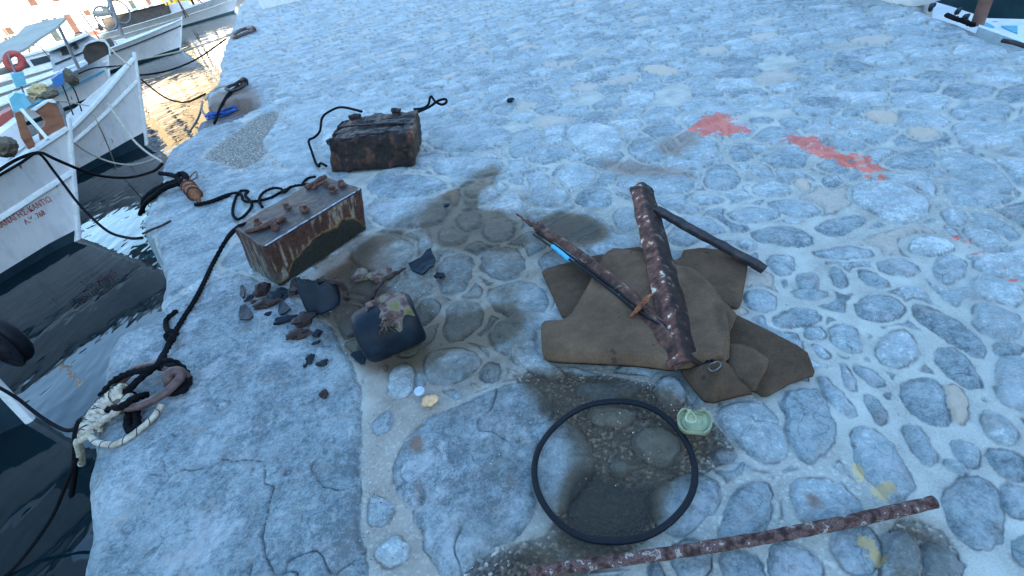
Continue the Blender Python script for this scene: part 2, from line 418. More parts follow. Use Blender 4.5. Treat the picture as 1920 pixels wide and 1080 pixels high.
STONES = [
 # paving stones traced from the photograph: (outline, kind) kind 0 grey, 1 cream, 2 slab
 (BR((1000,85),(1060,60),(1120,65),(1155,95),(1110,125),(1030,135),(970,110)),0), (BR((1110,140),(1150,125),(1185,150),(1170,175),(1120,175)),0),
 (BR((1210,125),(1270,115),(1340,185),(1310,235),(1250,225),(1205,170)),0), (BR((1290,40),(1350,15),(1430,30),(1475,70),(1450,110),(1370,120),(1290,85)),0),
 (BR((1500,50),(1560,60),(1650,110),(1720,170),(1770,245),(1700,230),(1620,180),(1530,110)),0), (BR((1390,185),(1460,150),(1535,180),(1520,240),(1465,290),(1400,270)),0),
 (BR((1590,215),(1650,215),(1740,300),(1735,355),(1660,320),(1590,265)),0), (BR((1490,330),(1560,320),(1610,350),(1625,430),(1640,495),(1560,500),(1475,420)),0),
 (BR((1605,345),(1650,340),(1700,400),(1690,480),(1645,490),(1625,420)),1), (BR((1720,60),(1800,50),(1880,90),(1900,160),(1820,190),(1740,150)),0),
 (BR((1000,390),(1130,350),(1180,430),(1205,540),(1160,620),(1110,645),(1060,580),(1030,480)),0), (BR((790,430),(930,405),(970,460),(1040,560),(1030,620),(930,655),(880,580),(800,520),(765,460)),0),
 (BR((1150,330),(1180,320),(1240,390),(1290,460),(1240,480),(1200,420)),0), (BR((1300,270),(1370,300),(1410,350),(1370,365),(1320,320)),0), (BR((1330,400),(1360,395),(1410,460),(1410,510),(1370,490)),0),
 (BR((1130,200),(1170,215),(1210,250),(1180,260)),0), (BR((1245,280),(1270,290),(1300,370),(1270,375)),0),
 (BR((1270,530),(1350,515),(1410,560),(1450,640),(1500,720),(1450,800),(1400,760),(1330,700),(1290,630)),0), (BR((1480,520),(1540,520),(1590,640),(1570,670),(1510,610)),0),
 (BR((1660,580),(1710,560),(1760,620),(1740,660),(1680,650)),0), (BR((1620,650),(1680,650),(1710,690),(1690,705)),0), (BR((1620,760),(1740,700),(1830,740),(1850,800),(1820,900),(1750,950),(1690,900),(1640,840)),0),
 (BR((1090,730),(1170,700),(1230,720),(1290,780),(1350,840),(1310,870),(1200,880),(1120,860),(1080,790)),0), (BR((850,760),(920,720),(985,730),(980,840),(940,920),(860,960),(790,950),(820,860)),0),
 (BR((540,740),(640,700),(730,695),(795,740),(780,820),(720,880),(640,920),(560,870),(520,800)),0), (BR((430,570),(510,515),(580,520),(650,580),(640,640),(560,660),(470,620)),0),
 (BR((350,640),(390,630),(415,655),(400,690),(360,685)),0), (BR((290,460),(330,430),(440,435),(480,460),(430,500),(360,500),(310,480)),0), (BR((560,340),(620,330),(660,370),(640,430),(590,445),(560,400)),0),
 (BR((750,600),(790,585),(850,620),(830,650),(760,645)),0), (BR((105,500),(200,490),(270,540),(300,600),(270,700),(200,800),(150,850),(110,780),(90,700),(95,600)),0),
 (BR((960,1000),(1050,950),(1150,970),(1180,1040),(1150,1120),(980,1120)),0), (BR((1210,920),(1300,880),(1370,900),(1395,990),(1340,1060),(1250,1020)),0),
 (BR((1400,960),(1480,890),(1545,950),(1550,1120),(1440,1120),(1410,1030)),0), (BR((1565,930),(1640,960),(1690,1000),(1700,1120),(1580,1120)),0), (BR((1780,600),(1860,580),(1930,620),(1940,700),(1850,690)),0),
 (BR((1810,330),(1830,260),(1900,240),(1960,300),(1950,430),(1840,410)),0), (BR((1870,930),(1920,900),(1990,930),(1960,1010),(1890,1000)),0), (BR((1760,440),(1830,450),(1900,540),(1850,560),(1780,510)),0),
 (BR((1790,200),(1850,200),(1930,215),(1880,240),(1820,245)),0), (BR((1870,720),(1960,740),(1990,830),(1900,850),(1860,800)),0), (BR((600,960),(680,930),(760,980),(740,1060),(640,1070)),0),
 (BR((800,990),(900,980),(940,1040),(920,1110),(820,1110)),0), (BR((0,90),(80,78),(150,95),(178,128),(110,150),(30,160),(-60,150)),0), (BR((-70,190),(30,185),(100,190),(110,260),(195,300),(150,330),(60,300),(0,250)),0),
 (BR((865,10),(940,0),(985,30),(960,80),(890,70)),0), (BR((1040,0),(1170,0),(1175,20),(1100,30)),0), (BR((240,350),(330,330),(440,340),(500,360),(450,400),(330,400),(250,390)),0),
 (BR((500,150),(540,200),(480,220),(460,170)),0),
 (FU((60,1200),(100,1080),(130,1000),(140,860),(180,690),(205,625),(262,596),(350,550),(430,505),(480,520),(560,560),(600,600),(640,650),(662,710),(678,760),(676,850),(680,1000),(692,1250)),2),
 (FU((742,850),(765,815),(800,780),(850,755),(950,718),(990,715),(1030,738),(1050,780),(1008,830),(1000,880),(1005,960),(960,1010),(900,1035),(850,1095),(826,1080),(790,1010),(760,940),(737,890)),2),
 (BL((1410,970),(1500,925),(1525,960),(1510,1010),(1440,1025),(1410,1000)),0), (BL((1385,790),(1440,770),(1480,820),(1450,870),(1400,860)),0), (BL((1590,240),(1700,215),(1790,250),(1780,300),(1690,350),(1600,340),(1575,280)),0),
 (BL((1795,300),(1830,270),(1880,290),(1860,340),(1790,340)),0), (BL((1400,490),(1450,460),(1480,480),(1450,530),(1400,540)),0), (BL((1455,310),(1500,280),(1538,300),(1535,400),(1460,410)),0),
 (BL((1548,310),(1580,310),(1600,350),(1560,365)),0), (BL((1670,60),(1720,35),(1790,60),(1800,110),(1740,185),(1670,190),(1665,120)),0), (BL((1840,150),(1920,130),(1975,160),(1975,250),(1880,240),(1830,190)),0),
 (BL((1560,40),(1610,30),(1640,70),(1600,130),(1560,120)),0), (BL((1250,60),(1330,50),(1360,110),(1300,190),(1250,150)),0),
 (TR((240,725),(290,690),(360,700),(375,750),(340,770),(250,760)),0), (TR((180,640),(220,600),(290,620),(320,650),(260,690),(180,690)),0), (TR((390,670),(440,650),(580,640),(680,660),(680,700),(600,725),(430,720)),0),
 (TR((730,640),(780,600),(850,640),(850,690),(800,705),(725,690)),0), (TR((630,560),(690,500),(750,510),(770,550),(740,590),(630,585)),0), (TR((440,530),(490,500),(570,540),(580,590),(500,605),(440,570)),0),
 (TR((810,540),(870,535),(895,580),(860,600),(820,590)),0), (TR((890,620),(950,605),(985,640),(970,660),(910,655)),0), (TR((900,690),(950,665),(1030,690),(1040,725),(920,725)),0),
 (TR((1050,675),(1090,660),(1120,700),(1080,710)),1), (TR((680,730),(740,720),(800,740),(760,755),(690,750)),0), (TR((1150,610),(1200,590),(1270,620),(1240,640),(1170,630)),0),
 (TR((1160,670),(1210,640),(1240,670),(1190,700)),0), (TR((915,860),(1000,840),(1080,840),(1140,890),(1100,915),(1000,905),(910,890)),0), (TR((1150,830),(1230,800),(1340,800),(1310,840),(1230,870),(1160,860)),0),
 (TR((810,790),(880,770),(990,780),(990,810),(900,825),(820,810)),0), (TR((640,800),(700,800),(800,850),(800,870),(720,865),(650,830)),0), (TR((830,900),(900,890),(930,920),(880,940)),0),
 (TR((1180,1010),(1200,990),(1260,1040),(1230,1075)),0), (TR((1100,945),(1250,910),(1370,935),(1270,960)),0), (TR((1360,970),(1450,960),(1530,990),(1490,1030),(1400,1010)),0),
 (TR((1490,910),(1540,880),(1630,890),(1690,920),(1600,950),(1500,940)),0), (TR((200,500),(230,460),(310,455),(410,480),(400,560),(300,580),(240,550)),0), (TR((50,600),(100,540),(210,540),(230,570),(130,610)),0),
 (TR((-10,490),(60,480),(90,510),(60,580),(-10,585)),0), (TR((50,350),(110,335),(180,375),(140,390),(60,370)),0), (TR((840,350),(900,345),(950,370),(910,385),(850,380)),0),
 (TR((1080,350),(1170,345),(1280,385),(1200,400),(1100,380)),0), (TR((1320,410),(1400,400),(1465,435),(1420,460),(1340,440)),1), (TR((1480,480),(1540,460),(1600,490),(1560,520),(1500,505)),1),
 (TR((490,245),(550,235),(640,260),(590,280),(500,265)),1), (TR((50,660),(100,640),(140,650),(130,700),(70,710)),0), (TR((380,780),(450,765),(480,830),(430,870),(390,840)),0),
 (TR((1000,440),(1070,430),(1120,450),(1080,475),(1020,465)),0), (TR((1190,440),(1290,430),(1310,460),(1220,470)),0), (TR((1170,520),(1290,520),(1330,545),(1230,555)),0), (TR((700,400),(800,395),(830,415),(740,430)),0),
 (TR((1280,690),(1380,660),(1500,700),(1560,740),(1540,810),(1450,830),(1350,780),(1290,730)),0), (TR((1400,600),(1500,550),(1600,560),(1560,620),(1440,625)),0), (TR((1600,570),(1700,560),(1850,640),(1900,720),(1780,700),(1650,640)),0),
 (TR((890,440),(960,430),(980,450),(910,460)),0), (TR((950,750),(1060,735),(1160,770),(1120,800),(1010,790)),0), (TR((1600,780),(1680,770),(1720,820),(1660,840)),0), (TR((1700,840),(1800,850),(1860,920),(1780,930)),0),
 (TR((1600,960),(1700,950),(1720,1010),(1660,1060),(1590,1030)),0), (TR((1280,1010),(1340,1000),(1420,1060),(1350,1075)),0), (TR((1060,1020),(1120,1010),(1150,1070),(1080,1080)),0), (TR((960,960),(1040,950),(1050,1010),(980,1020)),0),
 (FU((650,470),(670,445),(710,438),(768,445),(772,480),(740,500),(690,515)),0), (FU((900,470),(960,455),(987,488),(965,520),(910,512)),0), (FU((903,545),(960,522),(1015,530),(1032,560),(1005,590),(930,588)),0),
 (FU((918,605),(980,594),(1012,612),(1002,662),(950,668)),0), (FU((822,482),(880,470),(892,500),(852,550),(815,542)),0), (FU((868,350),(905,336),(928,350),(900,366),(875,364)),0), (FU((690,385),(770,362),(832,375),(838,405),(780,425),(700,420)),0),
 (FU((845,400),(890,392),(905,415),(870,430)),0), (FU((910,408),(955,402),(968,435),(935,448),(905,438)),0), (FU((690,330),(790,322),(850,345),(800,362),(720,370),(690,355)),0), (FU((980,360),(1050,345),(1070,372),(1010,385)),0),
 (FU((298,480),(288,425),(305,372),(345,340),(440,320),(560,318),(590,330),(470,365),(440,410),(420,470),(400,500),(300,565),(292,540)),2),
 (FU((303,330),(300,300),(318,278),(378,236),(445,226),(462,232),(400,268),(368,292),(420,305),(440,316),(350,336)),2), (FU((412,170),(480,158),(520,150),(508,192),(480,202),(462,206),(440,200),(405,204),(386,190)),2),
 (FU((500,285),(508,262),(570,222),(605,228),(590,300),(604,330),(540,320)),2), (FU((520,215),(560,190),(700,175),(790,185),(620,215),(560,225)),0), (FU((800,240),(880,225),(960,240),(940,270),(850,285),(800,270)),0),
 (FU((800,300),(880,290),(950,300),(920,330),(830,330)),0), (FU((970,240),(1010,240),(1020,262),(985,285),(960,270)),0),
]
PLAIN = [  # bare mortar: the channel between the two big slabs and the patches round the puddles
    FU((676,600),(720,690),(790,700),(870,760),(760,820),(745,900),(800,1010),(850,1100),(690,1100),(678,900)),
    FU((1000,890),(1060,830),(1020,740),(960,700),(1060,690),(1230,720),(1300,760),(1380,850),(1240,890),(1240,960),(1300,1000),(1200,1060),(860,1100),(1000,1000)),
    FU((368,292),(440,247),(474,217),(518,202),(524,216),(492,262),(500,290),(450,318),(420,306)), FU((560,520),(700,430),(760,440),(660,470),(650,560),(690,640),(640,600))]
ZONE = np.array(FU((-200, 1300), (-200, 600), (200, 380), (360, 235), (400, 160), (520, 140), (600, 215), (800, 190), (960, 200), (1040, 170), (1480, 170), (1700, 230), (1740, 480), (1960, 560), (2100, 760), (2100, 1250)))
def region(polys, X, Y, blur, warp=None):
    o = np.zeros(X.shape)
    for P in polys:
        P = chaikin(np.array(P), 1)
        d = poly_sdf(P, X, Y)
        if warp is not None: d = d + warp
        o = np.maximum(o, sstep(-blur, blur, d))
    return o
def build_quay():
    th = np.r_[R(0.8), np.arange(R(3), R(88.9), R(.128))]; rr = CH * np.tan(th)
    azs = np.r_[np.arange(-84, 84, .165), np.arange(84, 276, 4.0)]; azs = np.radians(azs)
    nr, na = len(rr), len(azs)
    X = (rr[:, None] * np.sin(azs)[None]).ravel(); Y = (rr[:, None] * np.cos(azs)[None]).ravel()
    Q = np.c_[X, Y]; dist = np.hypot(X, Y)
    e = poly_sdf(EDGE, X, Y)
    e = e + .035 * fbm(Q, 4, 3, 3) * sstep(0, 3, 6 - np.abs(e) * 10) 
    wx = X + .016 * fbm(Q, 5.5, 2, 27) + .012 * fbm(Q, 16, 3, 21) + .004 * fbm(Q, 60, 2, 5); wy = Y + .016 * fbm(Q, 5.5, 2, 28) + .012 * fbm(Q, 16, 3, 22) + .004 * fbm(Q, 60, 2, 6)
    D = np.full(X.shape, -1.0); T = np.zeros(X.shape); Wm = np.zeros(X.shape); SL = np.zeros(X.shape)
    for i, (P, k) in enumerate(STONES):
        P = chaikin(np.array(P), 1); lo, hi = P.min(0) - .1, P.max(0) + .1
        m = (wx > lo[0]) & (wx < hi[0]) & (wy > lo[1]) & (wy < hi[1]); ii = np.where(m)[0]
        if not len(ii): continue
        d = poly_sdf(P, wx[ii], wy[ii]) + (.006 if k != 2 else 0) - .4 * (wx[ii] - X[ii]) * 0; b = d > D[ii]; jj = ii[b]; D[jj] = d[b]
        T[jj] = .22 if k == 2 and i < 60 else rng.random(); Wm[jj] = (k == 1); SL[jj] = (k == 2) * (1.0 if i < 60 else .45)
    # the rest of the paving: irregular stones in a jittered layout, larger where it gets far
    sp = .25
    gx, gy = np.floor(wx / sp).astype(np.int64), np.floor(wy / (sp * .9)).astype(np.int64)
    def seed(ix, iy):
        return (ix + .5 + .62 * (hsh(ix, iy, 0, 1) - .5) + .5 * (iy % 2)) * sp, (iy + .5 + .66 * (hsh(ix, iy, 0, 2) - .5)) * sp * .9, .022 * (hsh(ix, iy, 0, 3) - .5)
    best = np.full(X.shape, 1e9); bx = np.zeros(X.shape); by = np.zeros(X.shape); bi = np.zeros(X.shape, np.int64); bj = np.zeros(X.shape, np.int64); bw = np.zeros(X.shape)
    offs = [(a, b) for a in (-2, -1, 0, 1) for b in (-1, 0, 1)]
    offs += [(a, b) for a in (-1, 0) for b in (-2, 2)]
    for a, b in offs:
        sx, sy, sw = seed(gx + a, gy + b); dd = np.hypot(wx - sx, wy - sy) - sw; m = dd < best
        best[m] = dd[m]; bx[m] = sx[m]; by[m] = sy[m]; bw[m] = sw[m]; bi[m] = (gx + a)[m]; bj[m] = (gy + b)[m]
    acc = np.zeros(X.shape); k = 150
    for a, b in offs:
        sx, sy, sw = seed(gx + a, gy + b); same = (gx + a == bi) & (gy + b == bj)
        L = np.hypot(sx - bx, sy - by) + 1e-9
        d = (np.hypot(wx - sx, wy - sy) - sw - best) / 2
        acc += np.where(same, 0, np.exp(-k * d))
    d = -np.log(acc + 1e-12) / k
    gap = (.009 + .016 * hsh(bi, bj, 0, 9)) * (1 - .45 * sstep(2.0, 5.5, dist))
    d = d - gap
    sq = np.c_[bx, by]
    d = np.where(hsh(bi, bj, 0, 12) < .04, -1, d)
    plain = np.maximum.reduce([poly_sdf(np.array(P), X, Y) for P in PLAIN])
    d = np.minimum(d, -plain)
    d = np.minimum(d, -D - np.where(poly_sdf(ZONE, bx, by) > 0, .020, .012) - .012 * hsh(bi, bj, 0, 14))
    m = d > D
    D[m] = d[m]; T[m] = hsh(bi, bj, 0, 5)[m]; Wm[m] = ((hsh(bi, bj, 0, 6) > .94) * .7)[m]; SL[m] = 0
    far = sstep(2.5, 9, dist)
    stone = sstep(-.0015 - .004 * far, .0025 + .008 * far, D)
    rn = fbm(Q, 30, 3, 40)
    rim = np.exp(-((D + .001) / (.0036 + .006 * far)) ** 2) * sstep(-.15, .35, rn) 
    # heights: stones rise out of the mortar; the large slabs are rough
    hs = sstep(0, .028, D)
    z = -.015 * (1 - sstep(-.001, .015, D) * .72 - .28 * sstep(0, .07, D))
    tiltn = (T - .5) * .012
    z += stone * (fbm(Q, 9, 3, 50) * .008 + fbm(Q, 30, 3, 51) * .0035 + tiltn * .5) + (1 - stone) * fbm(Q, 8, 2, 52) * .003
    z += fbm(Q, .7, 2, 60) * .01 * sstep(2.5, 6, dist)
    vv_ = .5 + .5 * fbm(Q, 2.6, 4, 77); z -= stone * SL * .012 * sstep(.004, .0, np.abs(vv_ - .5)) * sstep(.5, .7, vn(Q, 1.9, 79))
    # rounded brow and the wall down to the water
    out = -e
    brow = sstep(.10, -.02, e)
    z -= .05 * brow ** 2
    lump = .06 * fbm(np.c_[X, Y], 3, 2, 70)
    z = np.where(out > -.02, z - 1.7 * sstep(-.02, .30 + lump, out) - .15 * sstep(-.02, .05, out), z)
    zones = dict(
        wet=region([FU((560,540),(640,500),(690,445),(760,400),(860,335),(925,300),(950,325),(880,380),(960,395),(1080,395),(1150,425),(1140,455),(1010,475),(1030,520),(960,540),(1010,600),(980,700),(860,720),(700,690),(640,650),(580,610))], X, Y, .05),
        wet2=region([FU((960,690),(1080,690),(1260,720),(1340,790),(1385,850),(1330,870),(1240,930),(1225,1000),(1150,1040),(1060,1100),(880,1100),(950,1020),(1040,1000),(1060,900),(1080,850),(1050,800),(1000,760)),
                     FU((1700,960),(1790,1000),(1810,1120),(1650,1120),(1660,1010))], X, Y, .035),
        pud=region([FU((1062,900),(1100,878),(1160,905),(1215,905),(1238,950),(1222,1000),(1120,1035),(1045,1000)), FU((1030,400),(1080,395),(1140,420),(1135,452),(1060,455),(1010,430))], X, Y, .045, .02 * fbm(Q, 12, 3, 91)),
        core=region([FU((560,545),(620,500),(690,447),(745,425),(770,440),(700,470),(690,520),(760,560),(800,560),(830,600),(960,560),(985,600),(960,640),(860,650),(800,680),(700,700),(650,680),(620,600),(590,590)),
                     FU((780,400),(870,340),(925,302),(945,322),(880,380),(960,400),(1000,470),(880,470),(800,450))], X, Y, .03),
        soft=region([FU((560,520),(700,440),(860,330),(1100,370),(1180,450),(1040,700),(1300,700),(1420,860),(1240,1060),(860,1120),(900,760),(620,700))], X, Y, .12))
    wet = np.clip(.44 * zones['wet'] + .45 * zones['core'] + .78 * zones['wet2'] + .26 * zones['soft'] + .8 * zones['pud'], 0, 1.6)
    z = z * (1 - .8 * zones['pud']) - .0105 * zones['pud'] * .8
    paint = np.maximum(region([FU((1285,240),(1320,210),(1372,208),(1390,230),(1425,242),(1360,256),(1290,248)), FU((1455,252),(1500,243),(1550,260),(1575,276),(1635,288),(1675,318),(1650,334),(1590,312),(1540,296),(1495,278))], X, Y, .06),
        .62 * region([FU((1600,320),(1660,320),(1690,345),(1640,350)), FU((1640,375),(1690,385),(1740,425),(1720,430),(1670,400)), FU((1770,430),(1830,440),(1900,500),(1880,510),(1800,470)), FU((1880,500),(1920,510),(1920,540),(1880,530))], X, Y, .05))
    stain = .55 * region([FU((1120,296),(1180,300),(1290,315),(1300,330),(1200,332),(1130,315)), FU((1230,260),(1300,240),(1320,262),(1280,290),(1230,285)), FU((560,520),(700,420),(740,450),(700,640),(640,620))], X, Y, .05)
    stain = np.maximum(stain, .75 * region([FU((388,176),(455,162),(486,172),(486,196),(466,187),(408,197),(390,200))], X, Y, .08, .08 * rn))
    stain = np.maximum(stain, .30 * region([PLAIN[0], PLAIN[3]], X, Y, .04) * (1 - stone))
    stain = np.maximum(stain, .8 * region([FU((1505,922),(1530,920),(1545,950),(1520,955)), FU((765,815),(790,815),(795,845),(770,850))], X, Y, .015, .01 * rn))
    grav = region([FU((368,292),(440,247),(474,217),(518,202),(524,216),(492,262),(500,290),(450,318),(420,306)), FU((845,1040),(1000,1010),(1050,1100),(800,1140)), FU((780,150),(835,148),(830,170),(790,172))], X, Y, .03)
    grav = np.maximum(grav, .55 * (zones['wet2'] > .4) + .25 * sstep(.55, .7, vn(Q, 2.2, 90)))
    grav *= (1 - stone)
    yel = region([FU((1632,902),(1682,896),(1676,934),(1645,940)), FU((1595,850),(1620,870),(1632,900),(1612,890)), FU((1600,1000),(1650,1020),(1660,1060),(1640,1050))], X, Y, .025, .015 * rn)
    z = np.where(e < -.02, z, np.where(grav > .5, z - .004, z))
    V = np.c_[X, Y, z]
    I = np.arange(nr * na).reshape(nr, na)
    a = I[:-1]; b = I[1:]
    F = np.stack([a, np.roll(a, -1, 1), np.roll(b, -1, 1), b], -1).reshape(-1, 4)[:, ::-1]
    keep = V[F, 2].max(1) > -1.45
    F = F[keep]
    used = np.zeros(len(V), bool); used[F.ravel()] = True; rem = np.cumsum(used) - 1
    at_ = dict(stone=stone, tone=T, wet=wet, paint=paint, warm=Wm, gravel=grav, rim=rim, stain=stain, slab=SL, yel=yel)
    o = mk('quay_pavement', V[used], rem[F], ground_mat(), smooth='all', attrs={k: v[used] for k, v in at_.items()}, org=np.zeros(3))
    tag(o, kind='structure')
    return o
build_quay()

# ---------------------------------------------------------------- sea, sea bed, hill behind the photographer, unseen, added to shade quay and boats
def water():
    m, nt, bs = newmat('harbour_water')
    tc = N(nt, 'ShaderNodeNewGeometry'); P = tc.outputs['Position']
    bs.inputs['Base Color'].default_value = (.004, .014, .018, 1); bs.inputs['Roughness'].default_value = .03; bs.inputs['IOR'].default_value = 1.33
    mp = N(nt, 'ShaderNodeMapping'); mp.inputs['Scale'].default_value = (1, .55, 1); mp.inputs['Rotation'].default_value = (0, 0, R(20)); nt.links.new(P, mp.inputs[0])
    n1 = noise(nt, mp.outputs[0], 1.6, 3, .5, .4); n2 = noise(nt, mp.outputs[0], 6, 2, .5, .3)
    bump(nt, bs, math_(nt, 'MULTIPLY_ADD', n2, .16, n1), .2, .10)
    V = [(-900, -300, WATER), (500, -300, WATER), (500, 1200, WATER), (-900, 1200, WATER)]
    tag(mk('water', V, [(0, 1, 2, 3)], m, org=np.zeros(3)), kind='structure')
water()
def hill():
    gx, gy = np.meshgrid(np.linspace(-240, 240, 97), np.linspace(-1, 1, 25))
    perp = np.array([SUN_DIR[1], -SUN_DIR[0]]); sd = SUN_DIR / np.linalg.norm(SUN_DIR)
    t = gy.ravel(); s_ = gx.ravel()
    hgt = (1 - np.abs(t) ** 1.6) * np.clip(19.5 + .5 * np.maximum(s_, -2), 18, 36) + 1.2 * fbm(np.c_[s_, t * 30], .05, 3, 4) - 1.5  # ridge height shaped to set how far the shade reaches
    P2 = -sd[None] * (58 + 28 * t[:, None] * -1) + perp[None] * s_[:, None]
    V = np.c_[P2, hgt]; F = []
    for j in range(24):
        for i in range(96):
            a = j * 97 + i; F.append((a, a + 1, a + 98, a + 97))
    m = pm('dry_shade_hill', [(.3, (.10, .09, .06)), (.6, (.22, .19, .13)), (.8, (.08, .09, .04))], .3, .9, bmp=0)
    tag(mk('hill', V, F, m, org=np.zeros(3)), kind='structure')
hill()

def far_hills():
    m = pm('sunlit_dry_hills', [(.3, (.18, .14, .08)), (.5, (.34, .26, .15)), (.7, (.42, .34, .22)), (.8, (.12, .13, .06))], .12, .95, bmp=0)
    th = np.radians(np.linspace(-75, 75, 90)); rr = np.linspace(105, 330, 26)
    V = []; F = []
    for r_ in rr:
        for t_ in th: V.append((r_ * math.sin(t_) - 10, r_ * math.cos(t_), 0))
    V = np.array(V); q = (np.hypot(V[:, 0], V[:, 1]) - 100) / 230
    V[:, 2] = WATER - .2 + 62 * sstep(-.02, .9, q) * (1 + .35 * fbm(V[:, :2], .012, 4, 8)) + 2.5 * fbm(V[:, :2], .08, 3, 9)
    for j in range(25):
        for i in range(89):
            a = j * 90 + i; F.append((a, a + 1, a + 91, a + 90))
    tag(mk('hills', V, F, m, org=np.zeros(3)), kind='structure')
far_hills()

# ================================================================ THINGS ON THE QUAY
def px2(L): return [at(x, y)[:2] for x, y in L]
def noisy(V, a, sc, s=0, oc=3):
    V = np.asarray(V, float)
    return V + np.c_[fbm(V, sc, oc, s), fbm(V, sc, oc, s + 31), fbm(V, sc, oc, s + 62)] * a

# ---- near battery: crusted top with terminals, ribbed rusty case
def battery_near():
    g = lambda p, z: at(*p, z)
    b = [g((470, 503), .002), g((526, 539), .002), g((688, 431), .002)]; t = [g((437, 424), .235), g((493, 464), .235), g((679, 352), .235)]
    b.append(b[0] + b[2] - b[1]); t.append(t[0] + t[2] - t[1] + np.array([-.02, .0, 0]))
    b = [b[1], b[2], b[3], b[0]]; t = [t[1], t[2], t[3], t[0]]      # near, right, back, left
    root = thing('truck_battery', 'wet rusty truck battery with bolt-like terminals, broken pieces at its near corner', 'battery', np.mean(b, 0))
    sz = (np.linalg.norm(b[1] - b[0]), np.linalg.norm(b[3] - b[0]), .235)
    U, F = rbox(.006, sz, .010)
    V = trilin(U, b, t); n = (V - V.mean(0))
    u, v, w_ = U.T
    side = (w_ < .985)
    # vertical ribs near the corners and along the upper band
    ax = (b[1] - b[0]) / sz[0]; ay = (b[3] - b[0]) / sz[1]
    ribs = np.where(v < .02, np.cos(u * 2 * math.pi * 62), np.cos(v * 2 * math.pi * 34))
    onf = (v < .02) & side; onl = (u < .02) & side
    ovalc = sstep(.0, .07, (w_ - (.08 + .58 * np.clip(np.sin(math.pi * np.clip((u - .10) / .86, 0, 1)), 0, 1) ** .5 * (.55 + .45 * u))) + .13 * fbm(V, 13, 4, 3))
    band = np.where(onf, ovalc, 1.0)
    amp = .0016 * side * band * (onf | onl)
    V = V - amp[:, None] * ribs[:, None] * np.where(onf, 1, 0)[:, None] * np.array([ay]) - amp[:, None] * ribs[:, None] * np.where(onl, 1, 0)[:, None] * np.array([ax])
    V = noisy(V, .0055, 20, 5, 4)
    k = fbm(V, 16, 4, 2); k2 = fbm(np.c_[u * 40, v * 40, w_ * 2], 1.0, 3, 8)
    white = sstep(.12, .45, k2 + .35 * k)[:, None]
    col = np.full((len(V), 3), .085) * [1, .46, .36]; col = col * (1 + .6 * k[:, None])
    col = col * (1 - .72 * white) + np.array([.42, .36, .27]) * .72 * white
    lowc = np.where(u < .1, sstep(.42, .15, w_), 0)[:, None]
    col = col * (1 - lowc) + lowc * (np.array([.10, .10, .08]) + .25 * white * [1, .95, .8])
    edge = np.exp(-((band - .5) / .28) ** 2) * onf
    dk = ((1 - band) * onf)[:, None]
    col = col * (1 - dk) + dk * (np.array([.012, .02, .018]) + .06 * np.clip(k[:, None] - .25, 0, 1))
    col = col * (1 - edge[:, None]) + edge[:, None] * np.array([.34, .19, .07])
    top = sstep(.93, .97, w_)[:, None]
    tc = np.array([.085, .046, .042]) * (1 + .8 * k[:, None]) + .6 * np.clip(fbm(V, 55, 3, 9)[:, None] - .25, 0, 1) + np.array([.10, .02, .01]) * np.clip(fbm(V, 11, 2, 14)[:, None] * 2, 0, 1)
    col = col * (1 - top) + tc * top
    m = pm('wet_rusted_battery_case', [(.25, G3(.45)), (.5, G3(.95)), (.75, G3(1.5))], 60, .5, bmp=.8, bdist=.003, usecol=True, rvar=.3)
    mk('case', V, F, m, root, col=np.clip(col * np.where(w_ > .95, .17, .72)[:, None], .004, .9), smooth='all')
    T = lambda a, c, z=1.0: trilin(np.array([[a, c, z]]), b, t)[0]
    mr = pm('terminal_rust', [(.3, (.03, .014, .010)), (.55, (.10, .042, .028)), (.8, (.22, .13, .09))], 50, .5, bmp=1, bdist=.004)
    for i, (a, c) in enumerate([(.80, .78), (.87, .62), (.84, .36), (.95, .38), (.44, .62), (.50, .30), (.15, .66), (.20, .26)]):
        c0 = T(a, c); r_ = .019 if i in (2, 3, 5) else .015
        mb = MB(); P = [c0 + [0, 0, -.01], c0 + [0, 0, .006], c0 + [0, 0, .012], c0 + [.001, 0, .028], c0 + [.001, .001, .031]]
        V, F_ = tube(P, [r_ * 1.4, r_ * 1.3, r_, r_ * .9, r_ * .5], 9); mb.add(noisy(V, .006, 60, i), F_)
        if i == 0: 
            V, F_ = tube([T(.74, .85) + [0, 0, .008], T(.96, .82) + [0, 0, .016]], .014, 8, smooth=.01); mb.add(noisy(V, .009, 40, 7), F_)
        mb.mk('terminal', mr, root)
    # sunken slot with a connecting bar on the near end
    V, F_ = tube([T(.02, .60) + [0, 0, .004], T(.16, .44) + [0, 0, .010], T(.33, .34) + [0, 0, .014]], [.012, .015, .012], 8, smooth=.01)
    mk('connecting_bar', noisy(V, .006, 45, 3), F_, mr, root)
    V, F_ = tube([T(.03, .64) + [0, 0, .001], T(.17, .52) + [0, 0, .001], T(.34, .42) + [0, 0, .001]], [.006, .009, .004], 6, smooth=.01)
    mk('slot', V, F_, M['rubber'], root)
    V, F_ = tube([T(.02, .012) + [0, 0, -.001], T(.5, .01) + [0, 0, 0], T(.98, .012) + [0, 0, -.001]], .0035, 6, smooth=.02)
    mk('edge_strip', noisy(V, .002, 60, 3), F_, pm('pale_blue_edge', [(.35, (.10, .14, .2)), (.55, (.35, .42, .5)), (.65, (.12, .08, .07))], 18, .35, bmp=.4), root)
battery_near()

